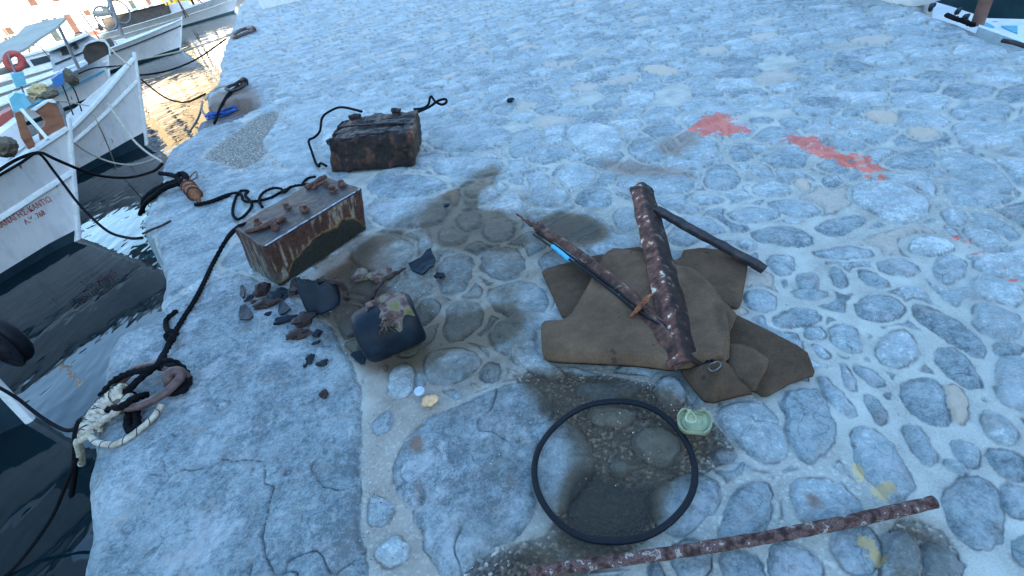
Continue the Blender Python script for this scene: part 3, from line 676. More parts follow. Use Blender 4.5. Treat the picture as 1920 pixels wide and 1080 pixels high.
def battery_far():
    g = lambda p, z: at(*p, z)
    b = [g((622, 326), .0), g((779, 312), .0), g((790, 268), .0)]; t = [g((614, 262), .235), g((776, 245), .235), g((785, 203), .235)]
    b.append(b[0] + b[2] - b[1]); t.append(t[0] + t[2] - t[1])
    root = thing('truck_battery', 'dark encrusted truck battery with a rope handle and broken lugs, farther from the water-edge ring', 'battery', np.mean(b, 0))
    sz = (np.linalg.norm(b[1] - b[0]), np.linalg.norm(b[3] - b[0]), .235)
    U, F = rbox(.008, sz, .022); V = trilin(U, b, t); u, v, w_ = U.T
    ax = (b[1] - b[0]) / sz[0]; ay = (b[3] - b[0]) / sz[1]
    # grooves along the top
    top = w_ > .95
    V[:, 2] += np.where(top, -.010 * (np.cos(v * 2 * math.pi * 3.2 + .6 * fbm(V, 6, 2, 3)) > .2) + .012 * fbm(V, 16, 3, 5), 0)
    V[:, 2] += np.where(top & (u < .30), -.03 * (1 - u / .3), 0)
    V = noisy(V, .020, 14, 15, 4)
    k = fbm(V, 15, 4, 2)[:, None]; k2 = fbm(V, 34, 3, 6)[:, None]
    col = np.array([.022, .017, .015]) * (1 + .5 * k) + np.array([.13, .06, .035]) * np.clip(k * 1.6 - .15, 0, 1) + np.array([.30, .20, .13]) * np.clip(k2 - .38, 0, 1) * 1.5
    rt = sstep(.93, .99, u)[:, None] * np.clip(k2 + .25, 0, 1); col = col + rt * np.array([.20, .16, .09])
    m = pm('dark_encrusted_case', [(.25, G3(.5)), (.5, G3(1.0)), (.75, G3(1.8))], 50, .5, bmp=1, bdist=.006, usecol=True, rvar=.3)
    mk('case', V, F, m, root, col=np.clip(col * .6 * np.array([1.25, .92, .8]), .002, .8), smooth='all')
    T = lambda a, c, z=1.0: trilin(np.array([[a, c, z]]), b, t)[0]
    for i, (a, c, l, rr) in enumerate([(.22, .86, .09, .020), (.74, .9, .06, .020)]):
        V, F_ = tube([T(a - l / sz[0] / 2, c) + [0, 0, .012], T(a, c) + [0, 0, .018], T(a + l / sz[0] / 2, c) + [0, 0, .010]], rr, 8, smooth=.01)
        mk('lug', noisy(V, .012, 30, i), F_, M['iron_dark'], root)
    V, F_ = tube([T(-.04, .1, .86), T(.06, .16, .9)], .017, 8, smooth=.01); mk('lug', noisy(V, .010, 30, 5), F_, M['iron_dark'], root)
    V, F_ = tube([T(.05, .50) + [0, 0, .006], T(.4, .44) + [0, 0, .010], T(.86, .36) + [0, 0, .006]], .008, 6, smooth=.02); mk('ridge', noisy(V, .010, 24, 6), F_, M['iron_dark'], root)
    V, F_ = tube([T(.1, .03) + [0, 0, -.006], T(.45, .03) + [0, 0, -.004], T(.72, .05) + [0, 0, .006]], .008, 6, smooth=.02); mk('ridge', noisy(V, .012, 24, 9), F_, M['shard_brown'], root)
    # rope of the far battery: over the back, down the left end, loop on the right
    rp = [T(.30, .98) + [0, 0, .03], at(640, 201, .24), at(616, 210, .23), at(604, 222, .22), at(600, 245, .16), at(590, 257, .12), at(579, 264, .10), at(585, 285, .06), at(592, 305, .012), at(598, 312, .012), at(601, 306, .03), at(612, 311, .03)]
    V, F_ = tube(rp, .0085, 9, strands=3, smooth=.006); mk('rope_handle', V, F_, M['rope_black'], root)
    rp = [at(776, 205, .22), at(793, 203, .20), at(803, 196, .20), at(808, 181, .23), at(816, 190, .20), at(828, 196, .19), at(837, 192, .19), at(835, 186, .2), at(822, 189, .21), at(806, 200, .20), at(786, 209, .2), at(775, 212, .2)]
    V, F_ = tube(rp, .0085, 9, strands=3, smooth=.006); mk('rope_loop', V, F_, M['rope_black'], root)
battery_far()

def rope_thing(name, label, paths, r, mat, cat='rope', group=None, strands=3, pitch=None, seg=9):
    V = []; F = []
    for p in paths:
        P = np.array([at(q[0], q[1], q[2] if len(q) > 2 else r * .9) for q in p])
        v, f = tube(P, r, seg, strands=strands, pitch=pitch or r * 9, smooth=max(r * .5, .005)); f = [tuple(i + len(V) for i in a) for a in f]; V += list(v); F += f
    return tag(mk(name, V, F, mat, smooth='all'), label, cat, group)

rope_thing('tangled_rope', 'thin black rope looped and knotted on the stone behind the rusty truck battery',
    [[(369, 384, .012), (385, 380), (400, 375), (423, 366), (446, 361, .02), (454, 368, .02), (456, 375), (469, 378), (504, 372), (527, 360), (548, 350), (562, 347), (590, 344)],
     [(446, 361, .02), (438, 384), (437, 402), (446, 411), (460, 403), (472, 387), (469, 377, .02), (460, 366), (465, 358), (452, 358), (446, 366)],
     [(492, 388), (486, 376), (493, 362), (511, 353), (527, 354, .02), (533, 361, .02), (545, 350, .02)], [(566, 347), (576, 335), (592, 331)]], .0085, M['rope_black'])
rope_thing('splice', 'stiff black spliced rope end lying beside the rusty float', [[(366, 384, .016), (395, 378, .018), (430, 365, .018)]], .013, M['rope_black'], strands=4) 
rope_thing('mooring_rope', 'long black rope running from the rusty battery down the slab to the iron ring',
    [[(470, 420, .21), (452, 423, .235), (438, 433, .20), (424, 450, .08), (408, 478, .02), (394, 505), (380, 535), (364, 565), (345, 595), (332, 616), (322, 632, .03), (312, 655, .03), (300, 682, .05), (280, 694, .06), (258, 714, .05), (240, 732, .05), (228, 745, .03)],
     [(331, 583, .03), (322, 590, .02), (313, 598), (311, 610), (316, 622, .03), (326, 632, .04), (320, 640, .02), (312, 630, .03), (322, 620, .045), (332, 628, .03)],
     [(322, 638, .02), (316, 650, .03), (304, 668, .04), (297, 682, .055)]], .0105, M['rope_black'])
rope_thing('rope_loop', 'thick black rope wound in loops through the iron ring at the water edge',
    [[(151, 790, -.02), (170, 779, .02), (204, 768, .03), (228, 762, .06), (250, 748, .06), (275, 740, .01)],
     [(189, 743, .0), (202, 727, .02), (220, 710, .05), (248, 698, .07), (283, 691, .08), (315, 677, .07), (340, 688, .04), (354, 712, .02), (344, 731, .02), (318, 737, .03)],
     [(308, 671, .05), (293, 686, .07), (267, 706, .06), (250, 722, .05), (236, 737, .03)], [(300, 690, .06), (322, 686, .07), (338, 700, .05), (346, 716, .03), (333, 731, .015), (310, 738, .02)],
     [(250, 738, .02), (243, 770, .012), (239, 798, .012), (247, 808, .012), (257, 798, .012), (255, 765, .02), (250, 745, .05)],
     [(151, 790, -.02), (143, 815, -.15), (141, 870, -.45), (134, 930, -.7)]], .012, M['rope_black'])
def braid(name, label):
    root = thing(name, label, 'rope', at(190, 780, 0))
    a = np.array([at(233, 733, .05), at(216, 744, .04), at(198, 760, .03), at(183, 778, .025), at(171, 797, .02), at(168, 815, .015)])
    c = crm(a, .005); n = len(c); L = np.linspace(0, 1, n)
    side = np.gradient(c, axis=0); side = np.cross(side, [0, 0, 1]); side /= np.linalg.norm(side, axis=1)[:, None]
    for k in range(4):
        ph = L * 13 + k * math.pi / 2
        P = c + side * (np.sin(ph) * .030)[:, None] + np.array([0, 0, 1]) * (np.cos(ph * 2) * .014 + .010)[:, None]
        V, F = tube(P, .0105, 8, strands=2, pitch=.05); mk('strand', V, F, M['rope_white'], root, smooth='all'); a_ = np.arange(len(P)) * .5; V, F = tube(P + np.c_[np.cos(a_), np.sin(a_), np.abs(np.sin(a_ * .5)) + .3] * .0095, .0017, 4); mk('dark_thread', V, F, M['fleck'], root)
    V, F = tube(np.array([at(168, 815, .02), at(180, 828, .012), at(200, 833, .011), at(222, 831, .011), at(252, 813, .011), at(283, 787, .011), at(296, 770, .012), at(303, 758, .02)]), .0115, 10, smooth=.006)
    tl = mk('tail', V, F, M['rope_white'], root)
    P = crm([at(168, 815, .02), at(180, 828, .012), at(200, 833, .011), at(222, 831, .011), at(252, 813, .011), at(283, 787, .011), at(296, 770, .012)], .004)
    T = np.gradient(P, axis=0); T /= np.linalg.norm(T, axis=1)[:, None]; sd = np.cross(T, [0, 0, 1.]); sd /= np.linalg.norm(sd, axis=1)[:, None]; up = np.cross(sd, T)
    ang = np.arange(len(P)) * .55
    V, F = tube(P + (sd * np.cos(ang)[:, None] + up * np.sin(ang)[:, None]) * .0112, .0019, 5); mk('dark_thread', V, F, M['fleck'], root)
    V, F = tube(np.array([at(170, 812, .03), at(157, 822, .01), at(146, 828, -.02), at(150, 845, -.12), at(153, 870, -.3)]), .012, 8, strands=3, smooth=.008); mk('tail', V, F, M['rope_white'], root)
    V, F = tube(np.array([at(176, 800, .02), at(190, 790, .04), at(204, 782, .035), at(222, 768, .04), at(232, 756, .05), at(243, 742, .03)]), .0125, 8, strands=2, smooth=.008); mk('strand', V, F, M['rope_white'], root)
braid('spliced_rope', 'thick braided white rope with dark flecks made fast to the nearest iron ring')

def mooring_ring(pts, eye, r, label, rmat):
    root = thing('mooring_ring', label, 'mooring ring', at(eye[0][0], eye[0][1], 0))
    V, F = tube(crm([at(*p) for p in pts], .01, True), r, 14, closed=True); mk('ring', noisy(V, r * .25, 18, 3), F, rmat, root, smooth='all')
    V, F = tube(np.array([at(*p) for p in eye]), r * 1.15, 12, smooth=.01); mk('staple', noisy(V, r * .25, 18, 5), F, rmat, root, smooth='all')
mooring_ring([(217, 748, .03), (236, 764, .035), (268, 759, .045), (303, 741, .055), (330, 719, .06), (338, 705, .065), (322, 694, .06), (290, 684, .05), (252, 694, .03), (226, 716, .02), (214, 733, .02)],
    [(352, 718, -.03), (348, 706, .03), (335, 696, .075), (318, 700, .08), (316, 716, .05), (320, 724, -.03)], .0165, 'large worn iron mooring ring on the big slab, black and white ropes through it', M['rust_ring'])
mooring_ring([(436, 66, .05), (441, 70, .05), (460, 63, .06), (474, 57, .06), (474, 53, .06), (462, 53, .06), (446, 59, .05)], [(477, 58, -.03), (476, 53, .10), (468, 52, .10), (467, 58, -.03)], .045, 'distant iron mooring ring at the quay edge near the white boats', M['rust_ring'])
mooring_ring([(424, 166, .05), (440, 158, .06), (455, 150, .09), (460, 155, .07), (452, 164, .05), (436, 170, .04)], [(463, 158, -.03), (461, 150, .10), (454, 149, .10), (453, 156, -.02)], .022, 'small dark mooring ring on the block above the blue rope', M['iron_dark'])
rope_thing('black_strop', 'black rope hanging from the small mooring ring down into the notch with blue rope', [[(455, 158, .06), (438, 170, .03), (424, 186, .0), (412, 205, -.04), (404, 228, -.1)], [(448, 160, .05), (430, 174, .03), (418, 192, -.01), (409, 212, -.06), (402, 232, -.12)]], .014, M['rope_black'])
rope_thing('beige_rope', 'frayed beige rope from the small mooring ring over the stone block edge', [[(455, 143, .1), (452, 150, .08), (430, 160, .05), (412, 163, .03), (398, 172, .0), (385, 187, -.05)], [(380, 190, -.1), (378, 205, -.2), (388, 222, -.25), (391, 236, -.3)], [(380, 190, -.1), (375, 212, -.25), (367, 230, -.5), (355, 247, -.75)]], .014, M['rope_beige'])
def blue_coil():
    root = None; V = []; F = []
    c = at(432, 216, -.20)
    P = []
    for k in range(150):
        a = k * .21; rr = .17 + .04 * math.sin(k * .13) ; P.append(c + np.array([math.cos(a) * rr * 1.25 - .05, math.sin(a) * rr * .8, .03 + .0005 * k + .01 * math.sin(k * .7)]))
    V, F = tube(np.array(P), .013, 7, strands=3, smooth=.02)
    tag(mk('coiled_rope', V, F, M['tarp_blue'], smooth='all'), 'bright blue rope coiled in the notch of the quay edge', 'rope')
    V, F = sheet([(c + np.array([math.cos(a) * .5, math.sin(a) * .33, 0]))[:2] for a in np.arange(14) * .449], lambda p, d: -.20 + .02 * fbm(p, 8, 3, 4) - .3 * sstep(.1, 0, d) * .2, .7, .03)
    tag(mk('ledge', V, F, pm('damp_grey_rock', [(.3, G3(.10)), (.7, (.24, .25, .26))], 9, .8, bmp=.8, bdist=.01)), kind='structure')
blue_coil()

# ---- rusty float with shackle
def rusty_float():
    root = thing('iron_float', 'rust-brown finned iron cylinder tied with black rope at the quay edge', 'float', at(358, 355, 0))
    a, b = at(346, 340, .05), at(374, 376, .03)
    P = [a + (b - a) * t for t in (0, .06, .15, .5, .8, .92, 1)]
    V, F = tube(np.array(P), [.012, .03, .045, .052, .045, .022, .012], 14, smooth=.012); mk('body', noisy(V, .012, 26, 3), F, M['rust_orange'], root)
    ax = (b - a) / np.linalg.norm(b - a)
    for k in (.3, .5, .68):
        c = a + (b - a) * k; s1 = np.cross(ax, [0, 0, 1.]); s1 /= np.linalg.norm(s1); s2 = np.cross(s1, ax)
        V, F = tube([c + (s1 * math.cos(q) + s2 * math.sin(q)) * .05 for q in np.arange(18) * math.pi / 9], .006, 6, closed=True); mk('band', noisy(V, .005, 40, 2), F, M['rust'], root)
    V, F = tube(crm([at(355, 337, .05), at(360, 327, .06), at(368, 322, .05), at(369, 331, .04), at(362, 337, .04)], .006, True), .007, 8, closed=True); mk('shackle', V, F, M['rust_ring'], root)
rusty_float()
rope_thing('knotted_rope', 'two thick black ropes knotted at the quay edge beside the rusty iron cylinder',
    [[(262, 402, -.5), (272, 382, -.2), (290, 366, .0), (312, 352, .03), (330, 345, .05), (343, 336, .06)], [(285, 372, -.1), (300, 358, .02), (318, 348, .05), (335, 345, .05)],
     [(300, 325, .02), (318, 327, .02), (330, 330, .04), (342, 325, .06), (350, 332, .07), (342, 342, .06), (332, 335, .07), (338, 326, .08), (350, 336, .05), (340, 346, .04), (330, 338, .05)],
     [(268, 398, -.4), (270, 374, -.2), (296, 352, .0), (328, 340, .03)]], .017, M['rope_black'], strands=3)
V, F = tube(np.array([at(268, 438, -.03), at(285, 430, .0), at(303, 423, .012), at(320, 414, .012)]), .008, 8, smooth=.01)
tag(mk('iron_rod', V, F, M['iron_dark']), 'thin dark rod poking over the quay edge left of the rusty battery', 'rod')

# ---- carpet of brown felt
def felt_mat():
    m, nt, bs = newmat('brown_felt_carpet')
    geo = N(nt, 'ShaderNodeNewGeometry'); P = geo.outputs['Position']
    a = noise(nt, P, 5, 5, .65); b = noise(nt, P, 240, 3, .7); c_ = noise(nt, P, 30, 4, .6)
    c = ramp(nt, math_(nt, 'MULTIPLY_ADD', b, .35, math_(nt, 'MULTIPLY_ADD', a, .45, math_(nt, 'MULTIPLY', c_, .2))), [(.34, (.064, .039, .024)), (.5, (.122, .074, .045)), (.64, (.19, .118, .074))])
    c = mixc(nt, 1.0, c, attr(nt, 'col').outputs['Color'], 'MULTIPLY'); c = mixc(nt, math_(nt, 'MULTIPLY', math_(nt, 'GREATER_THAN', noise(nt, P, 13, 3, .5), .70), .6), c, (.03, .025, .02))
    nt.links.new(c, bs.inputs['Base Color']); bs.inputs['Roughness'].default_value = .95; bs.inputs['Specular IOR Level'].default_value = .15
    bs.inputs['Sheen Weight'].default_value = 0
    bump(nt, bs, math_(nt, 'MULTIPLY_ADD', b, .5, c_), .7, .006)
    return m
def chaikin_small(P):
    return np.stack([P * .9 + np.roll(P, 1, 0) * .1, P * .9 + np.roll(P, -1, 0) * .1], 1).reshape(-1, 2)
def carpet():
    C = lambda *L: [(940 + .398 * x, 330 + .398 * y) for x, y in L]
    V = []; F = []; CL = []
    def layer(L, zp, z0, h, wdt, th, seed, wr=.004, bow=None, dirs=None):
        nonlocal V, F
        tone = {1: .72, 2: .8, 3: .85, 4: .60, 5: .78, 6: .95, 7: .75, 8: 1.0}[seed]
        P = np.array([at(x, y, zp)[:2] for x, y in L]); P = chaikin(P, 1) if seed in (8, 3) else chaikin_small(P)
        def zf(p, d):
            z = z0 + h * (1 - np.exp(-d / wdt)) + wr * fbm(p, 7, 3, seed)
            if bow is not None: z = z + bow(p, d)
            return z
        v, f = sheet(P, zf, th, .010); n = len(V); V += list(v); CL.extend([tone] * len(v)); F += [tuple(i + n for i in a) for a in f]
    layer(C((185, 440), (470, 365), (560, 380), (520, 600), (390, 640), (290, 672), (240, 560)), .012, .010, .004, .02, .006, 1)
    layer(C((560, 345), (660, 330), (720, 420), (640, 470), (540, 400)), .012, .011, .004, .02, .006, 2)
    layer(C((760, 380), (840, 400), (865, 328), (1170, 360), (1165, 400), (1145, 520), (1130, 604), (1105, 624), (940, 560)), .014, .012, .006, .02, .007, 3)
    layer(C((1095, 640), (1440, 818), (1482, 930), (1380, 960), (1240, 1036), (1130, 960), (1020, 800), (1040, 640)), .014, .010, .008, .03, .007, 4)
    def crease(p0, p1, hh, ww):
        a = at(940 + .398 * p0[0], 330 + .398 * p0[1], .03)[:2]; b = at(940 + .398 * p1[0], 330 + .398 * p1[1], .03)[:2]
        def g(p, d):
            e = b - a; t = np.clip(((p - a) @ e) / (e @ e), 0, 1); q = np.hypot(*(p - a - t[:, None] * e).T)
            return hh * np.exp(-(q / ww) ** 2) * np.sin(math.pi * np.clip(t, .02, .98)) ** .5
        return g
    _g1 = [crease((1070, 800), (1255, 880), .030, .022), crease((1250, 885), (1195, 1015), .022, .018)]; g1 = lambda p, d: sum(g(p, d) for g in _g1)
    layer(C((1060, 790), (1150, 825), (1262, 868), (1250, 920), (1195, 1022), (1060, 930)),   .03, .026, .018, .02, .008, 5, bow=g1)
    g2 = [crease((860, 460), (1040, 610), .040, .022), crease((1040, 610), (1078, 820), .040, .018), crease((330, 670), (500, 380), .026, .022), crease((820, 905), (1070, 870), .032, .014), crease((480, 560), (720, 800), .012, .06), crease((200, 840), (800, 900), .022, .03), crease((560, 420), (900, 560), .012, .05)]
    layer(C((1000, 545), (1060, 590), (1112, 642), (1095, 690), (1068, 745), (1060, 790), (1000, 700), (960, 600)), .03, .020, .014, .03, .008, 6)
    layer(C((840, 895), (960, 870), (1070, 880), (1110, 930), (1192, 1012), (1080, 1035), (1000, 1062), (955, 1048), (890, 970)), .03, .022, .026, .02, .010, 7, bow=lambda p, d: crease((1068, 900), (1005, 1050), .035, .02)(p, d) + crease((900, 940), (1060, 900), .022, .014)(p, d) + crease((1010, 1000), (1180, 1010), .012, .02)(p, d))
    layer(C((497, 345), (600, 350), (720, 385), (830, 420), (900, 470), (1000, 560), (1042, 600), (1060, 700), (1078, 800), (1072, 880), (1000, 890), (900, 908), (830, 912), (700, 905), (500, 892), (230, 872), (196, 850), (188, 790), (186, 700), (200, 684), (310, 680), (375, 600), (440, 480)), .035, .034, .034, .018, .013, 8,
          wr=.006, bow=lambda p, d: sum(g(p, d) for g in g2))
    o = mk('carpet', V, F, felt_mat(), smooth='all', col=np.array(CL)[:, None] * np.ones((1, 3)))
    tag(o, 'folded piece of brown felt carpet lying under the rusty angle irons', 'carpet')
carpet()

# ---- rusty welded irons
def bar_profile(P0, P1, w0, w1, hgt, mat, parent, name, seed, kind='angle', n=70, na=.006, dark=1.0, mid=(), light=1.0):
    """corroded bar from P0 to P1; widths w0, w1; angle = two leaves meeting in a ridge"""
    C = crm([np.array(P0)] + [np.array(q) for q in mid] + [np.array(P1)], .01); n = len(C) - 1; TT = np.gradient(C, axis=0)
    if kind == 'angle': prof = [(-.5, -.0), (-.46, .10), (-.1, .95), (0, 1.0), (.12, .98), (.5, .28), (.52, .12), (.40, .06), (.05, .72), (-.06, .74), (-.42, -.02)]
    else: prof = [(-.5, 0), (-.5, .85), (-.4, 1), (.4, 1), (.5, .85), (.5, 0)]
    V = []; F = []; k = len(prof); cl = []
    for i in range(n + 1):
        t = i / n; wv = (w0 + (w1 - w0) * t) * (1 + .05 * math.sin(t * 23 + seed) * math.sin(t * 9))
        c = C[i]; ax = TT[i] / np.linalg.norm(TT[i]); sd = np.cross(ax, [0, 0, 1.]); sd /= np.linalg.norm(sd); up = np.cross(sd, ax)
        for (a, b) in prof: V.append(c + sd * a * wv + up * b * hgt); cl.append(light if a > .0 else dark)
    for i in range(n):
        for j in range(k):
            j2 = (j + 1) % k; F.append((i * k + j, (i + 1) * k + j, (i + 1) * k + j2, i * k + j2))
    F.append(tuple(range(k))); F.append(tuple(n * k + j for j in reversed(range(k))))
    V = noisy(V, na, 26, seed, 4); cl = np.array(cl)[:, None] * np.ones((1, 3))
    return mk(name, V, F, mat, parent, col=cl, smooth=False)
def irons():
    root = thing('angle_iron_frame', 'V-shaped rusty angle irons with a thin side bar, lying across the folded carpet', 'scrap metal', at(1280, 680, .03))
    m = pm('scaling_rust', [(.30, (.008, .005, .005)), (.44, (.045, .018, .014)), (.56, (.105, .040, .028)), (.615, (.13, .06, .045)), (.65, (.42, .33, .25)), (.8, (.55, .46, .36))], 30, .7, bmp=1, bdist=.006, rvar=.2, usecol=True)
    bar_profile(at(1203, 356, .12), at(1288, 692, .045), .098, .104, .042, m, root, 'angle_iron', 3, n=110, na=.0022, dark=.30, light=1.7)  # one leaf painted lighter, the other darker, in place of shading
    V, F = tube([at(1183, 357, .125), at(1205, 353, .15), at(1224, 362, .13)], .012, 7, smooth=.01); mk('torn_end', noisy(V, .012, 40, 3), F, M['iron_dark'], root)
    bar_profile(at(1230, 396, .12), at(1432, 508, .012), .038, .034, .020, M['iron_dark'], root, 'side_bar', 7, 'flat', n=80, na=.004)
    mc = pm('corroded_brown_iron', [(.3, (.02, .010, .010)), (.5, (.085, .036, .026)), (.62, (.15, .07, .045)), (.72, (.38, .32, .26))], 24, .75, bmp=1, bdist=.006)
    bar_profile(at(1010, 424, .035), at(1287, 690, .055), .040, .066, .026, mc, root, 'angle_iron', 11, 'angle', na=.006, mid=[at(1099, 487, .06), at(1179, 553, .07), at(1245, 627, .065)])
    V, F = tube([at(968, 400, .012), at(985, 413, .02), at(1015, 432, .045), at(1040, 452, .055)], [.003, .010, .016, .012], 8, smooth=.01); mk('pointed_end', noisy(V, .008, 40, 8), F, mc, root)
    V, F = tube([at(1181, 597, .07), at(1196, 580, .10), at(1212, 563, .10), at(1224, 550, .11)], [.004, .007, .008, .004], 8, smooth=.006); mk('rusted_wire', noisy(V, .010, 60, 8), F, M['rust_orange'], root)
    V, F = tube([at(1190, 560, .09), at(1204, 574, .10), at(1214, 585, .09)], [.006, .012, .006], 7, smooth=.01); mk('rusted_wire', noisy(V, .012, 50, 9), F, mc, root)
irons()
def cable():
    root = thing('cable', 'black twin cable with a blue tape wrap tied along the rusty pointed iron', 'cable', at(1000, 432, .03))
    for dx, dy, s in ((0, 0, 0), (5, -4, 2)):
        V, F = tube(np.array([at(x + dx, y + dy, z) for x, y, z in ((1000, 439, .02), (1030, 460, .045), (1066, 485, .06), (1111, 517, .07), (1160, 556, .08), (1198, 586, .085), (1238, 612, .085), (1262, 645, .05), (1296, 656, .05), (1336, 684, .055))]), .0048, 7, smooth=.012); mk('core', noisy(V, .003, 9, s), F, M['rubber'], root)
    V, F = tube(np.array([at(1036, 462, .05), at(1052, 474, .057), at(1067, 487, .06)]), .0095, 10, smooth=.01); mk('tape', V, F, M['blue_tape'], root)
    for (x0, y0, x1, y1) in ((1088, 484, 1104, 478), (1150, 545, 1170, 536), (1328, 688, 1348, 678)):
        V, F = tube(crm([at(x0, y0, .07), at((x0 + x1) / 2, y0 - 8, .10), at(x1, y1, .09), at(x1 + 3, y1 + 9, .075), at(x0 + 8, y0 + 8, .08)], .005, True), .0018, 5, closed=True); mk('wire_tie', V, F, M['wire'], root)
cable()

# ---- pipe, rubber ring, tin lid, small litter
def pipe():
    P = [at(992, 1074, .016), at(1120, 1056, .016), at(1260, 1036, .016), at(1400, 1014, .016), at(1560, 984, .016), at(1680, 958, .016), at(1752, 941, .017)]
    V, F = tube(P, [.0135] * 7, 16, smooth=.008)
    V = noisy(V, .0018, 60, 3, 3)
    tag(mk('rusty_pipe', V, F, M['rust_flake'], smooth='all'), 'long flaking rust-purple iron pipe lying across the near right of the quay', 'pipe')
pipe()
def hoop():
    P = []
    for k in range(48):
        a = k * 2 * math.pi / 48
        P.append(at(1152.5 + 150 * math.cos(a) + 1.4 * math.sin(2 * a) + 0.8 * math.sin(5 * a + 1), 884 + 132 * math.sin(a) + 1.2 * math.cos(3 * a) + 0.6 * math.sin(7 * a), .012))
    V, F = tube(crm(P, .015, True), .0086, 10, closed=True)
    tag(mk('rubber_ring', V, F, M['rubber'], smooth='all'), 'large thin black rubber ring lying over the dark puddle', 'rubber ring')
hoop()
def lid():
    root = thing('tin_lid', 'crumpled pale green tin lid with a pull tab on the rubber ring', 'tin lid', at(1302, 795, .02))
    c = at(1302, 794, .035); e1 = at(1335, 797, .035) - c; e2 = at(1302, 772, .035) - c
    rings = [(0, .004), (.45, .004), (.5, .010), (.56, .004), (.70, .003), (.75, .009), (.81, .003), (.93, .002), (.97, .012), (1.0, .012), (1.01, -.002)]
    V = [c + [0, 0, .004]]; F = []; n = 48
    for (q, h) in rings[1:]:
        for j in range(n):
            a = 2 * math.pi * j / n; x, y = math.cos(a) * q, math.sin(a) * q
            fl = min(y, .75) if y > 0 else max(y, -.85)
            V.append(c + e1 * x + e2 * fl + np.array([0, 0, h * 1.2 + .006 * x * x + .010 * max(0, y) ** 2 - .006 * max(0, -y) ** 2 + .004 * math.sin(3 * a)]))
    for j in range(n): F.append((0, 1 + j, 1 + (j + 1) % n))
    for i in range(len(rings) - 2):
        for j in range(n): F.append((1 + i * n + j, 1 + (i + 1) * n + j, 1 + (i + 1) * n + (j + 1) % n, 1 + i * n + (j + 1) % n))
    o = mk('lid', V, F, M['tin'], root); md = o.modifiers.new('thickness', 'SOLIDIFY'); md.thickness = .0016; md.offset = -1
    V, F = tube(crm([at(x, y, .062) for x, y in ((1286, 786), (1290, 774), (1296, 772), (1304, 782), (1304, 790), (1294, 792))], .004, True), .0028, 7, closed=True); mk('pull_tab', V, F, M['tin'], root)
    V, F = tube([at(1289, 777, .062), at(1290, 770, .075), at(1296, 771, .074)], .002, 6, smooth=.003); mk('pull_tab', V, F, M['tin'], root)
lid()
def litter():
    c = at(787, 735, 0)
    V = []; F = []; n = 32; pr = [(.0175, 0), (.0178, .004), (.0175, .009), (.0160, .0105), (.0135, .0105), (.0125, .006), (.0002, .0055)]
    for (q, h) in pr:
        for j in range(n): V.append(c + np.array([math.cos(j * 2 * math.pi / n) * q, math.sin(j * 2 * math.pi / n) * q, h]))
    for i in range(len(pr) - 1):
        for j in range(n): j2 = (j + 1) % n; F.append((i * n + j, i * n + j2, (i + 1) * n + j2, (i + 1) * n + j))
    tag(mk('bottle_cap', V, F, M['cap']), 'pale blue plastic bottle cap on the mortar between the two big slabs', 'bottle cap')
    V, F = blob(at(806, 751, .005), (.028, .022, .011), 3, 12, .35); tag(mk('shell', V, F, M['shell']), 'orange pebble-like shell beside the pale blue bottle cap', 'shell')
litter()

# ---- broken battery pieces and the crusted jar
def plate(L, z, th, mat, label, name='shard', cat='shard', tilt=(0, 0), curl=.0, group=None, seed=1, na=.004):
    P = np.array([at(x, y, z)[:2] for x, y in L]); cc = P.mean(0)
    def zf(p, d): q = p - cc; return z + th + q[:, 0] * tilt[0] + q[:, 1] * tilt[1] + curl * (q ** 2).sum(1) * 40 + na * fbm(p, 40, 3, seed)
    V, F = sheet(P, zf, th, .008); V = np.array(V)
    V[:, 2] += max(0, .0015 - V[:, 2].min())
    return tag(mk(name, V, F, mat), label, cat, group)
Q3 = lambda *L: [(420 + .2407 * x, 440 + .2407 * y) for x, y in L]
GS = 'broken pieces around the rusty battery'
plate(Q3((1445, 250), (1540, 215), (1600, 170), (1632, 160), (1640, 190), (1658, 215), (1640, 260), (1600, 275), (1548, 312), (1465, 285)), .006, .008, M['ebonite'], 'flat blue-black shard with a notched edge, lying apart to the right above the crusted jar', curl=.02, group=GS, seed=2, tilt=(.1, .25))
plate(Q3((120, 640), (135, 560), (175, 550), (215, 600), (235, 640), (200, 672), (130, 668)), .001, .005, M['ebonite'], 'flat bluish shard farthest left, flush on the slab', group=GS, seed=3)
plate(Q3((425, 605), (440, 545), (470, 530), (505, 565), (535, 600), (495, 622), (440, 630)), .004, .010, M['ebonite'], 'small triangular blue-black shard just left of the broken cup', group=GS, seed=4, tilt=(.2, .1))
plate(Q3((1000, 965), (1045, 940), (1095, 930), (1110, 960), (1095, 1000), (1060, 1008)), .006, .010, M['ebonite'], 'small rounded dark shard touching the lower left of the crusted jar', group=GS, seed=5, tilt=(-.1, .3))
plate(Q3((130, 480), (135, 410), (155, 400), (170, 440), (165, 490), (150, 500)), .002, .008, M['ebonite'], 'slim upright dark sliver left of the piled shards', group=GS, seed=6)
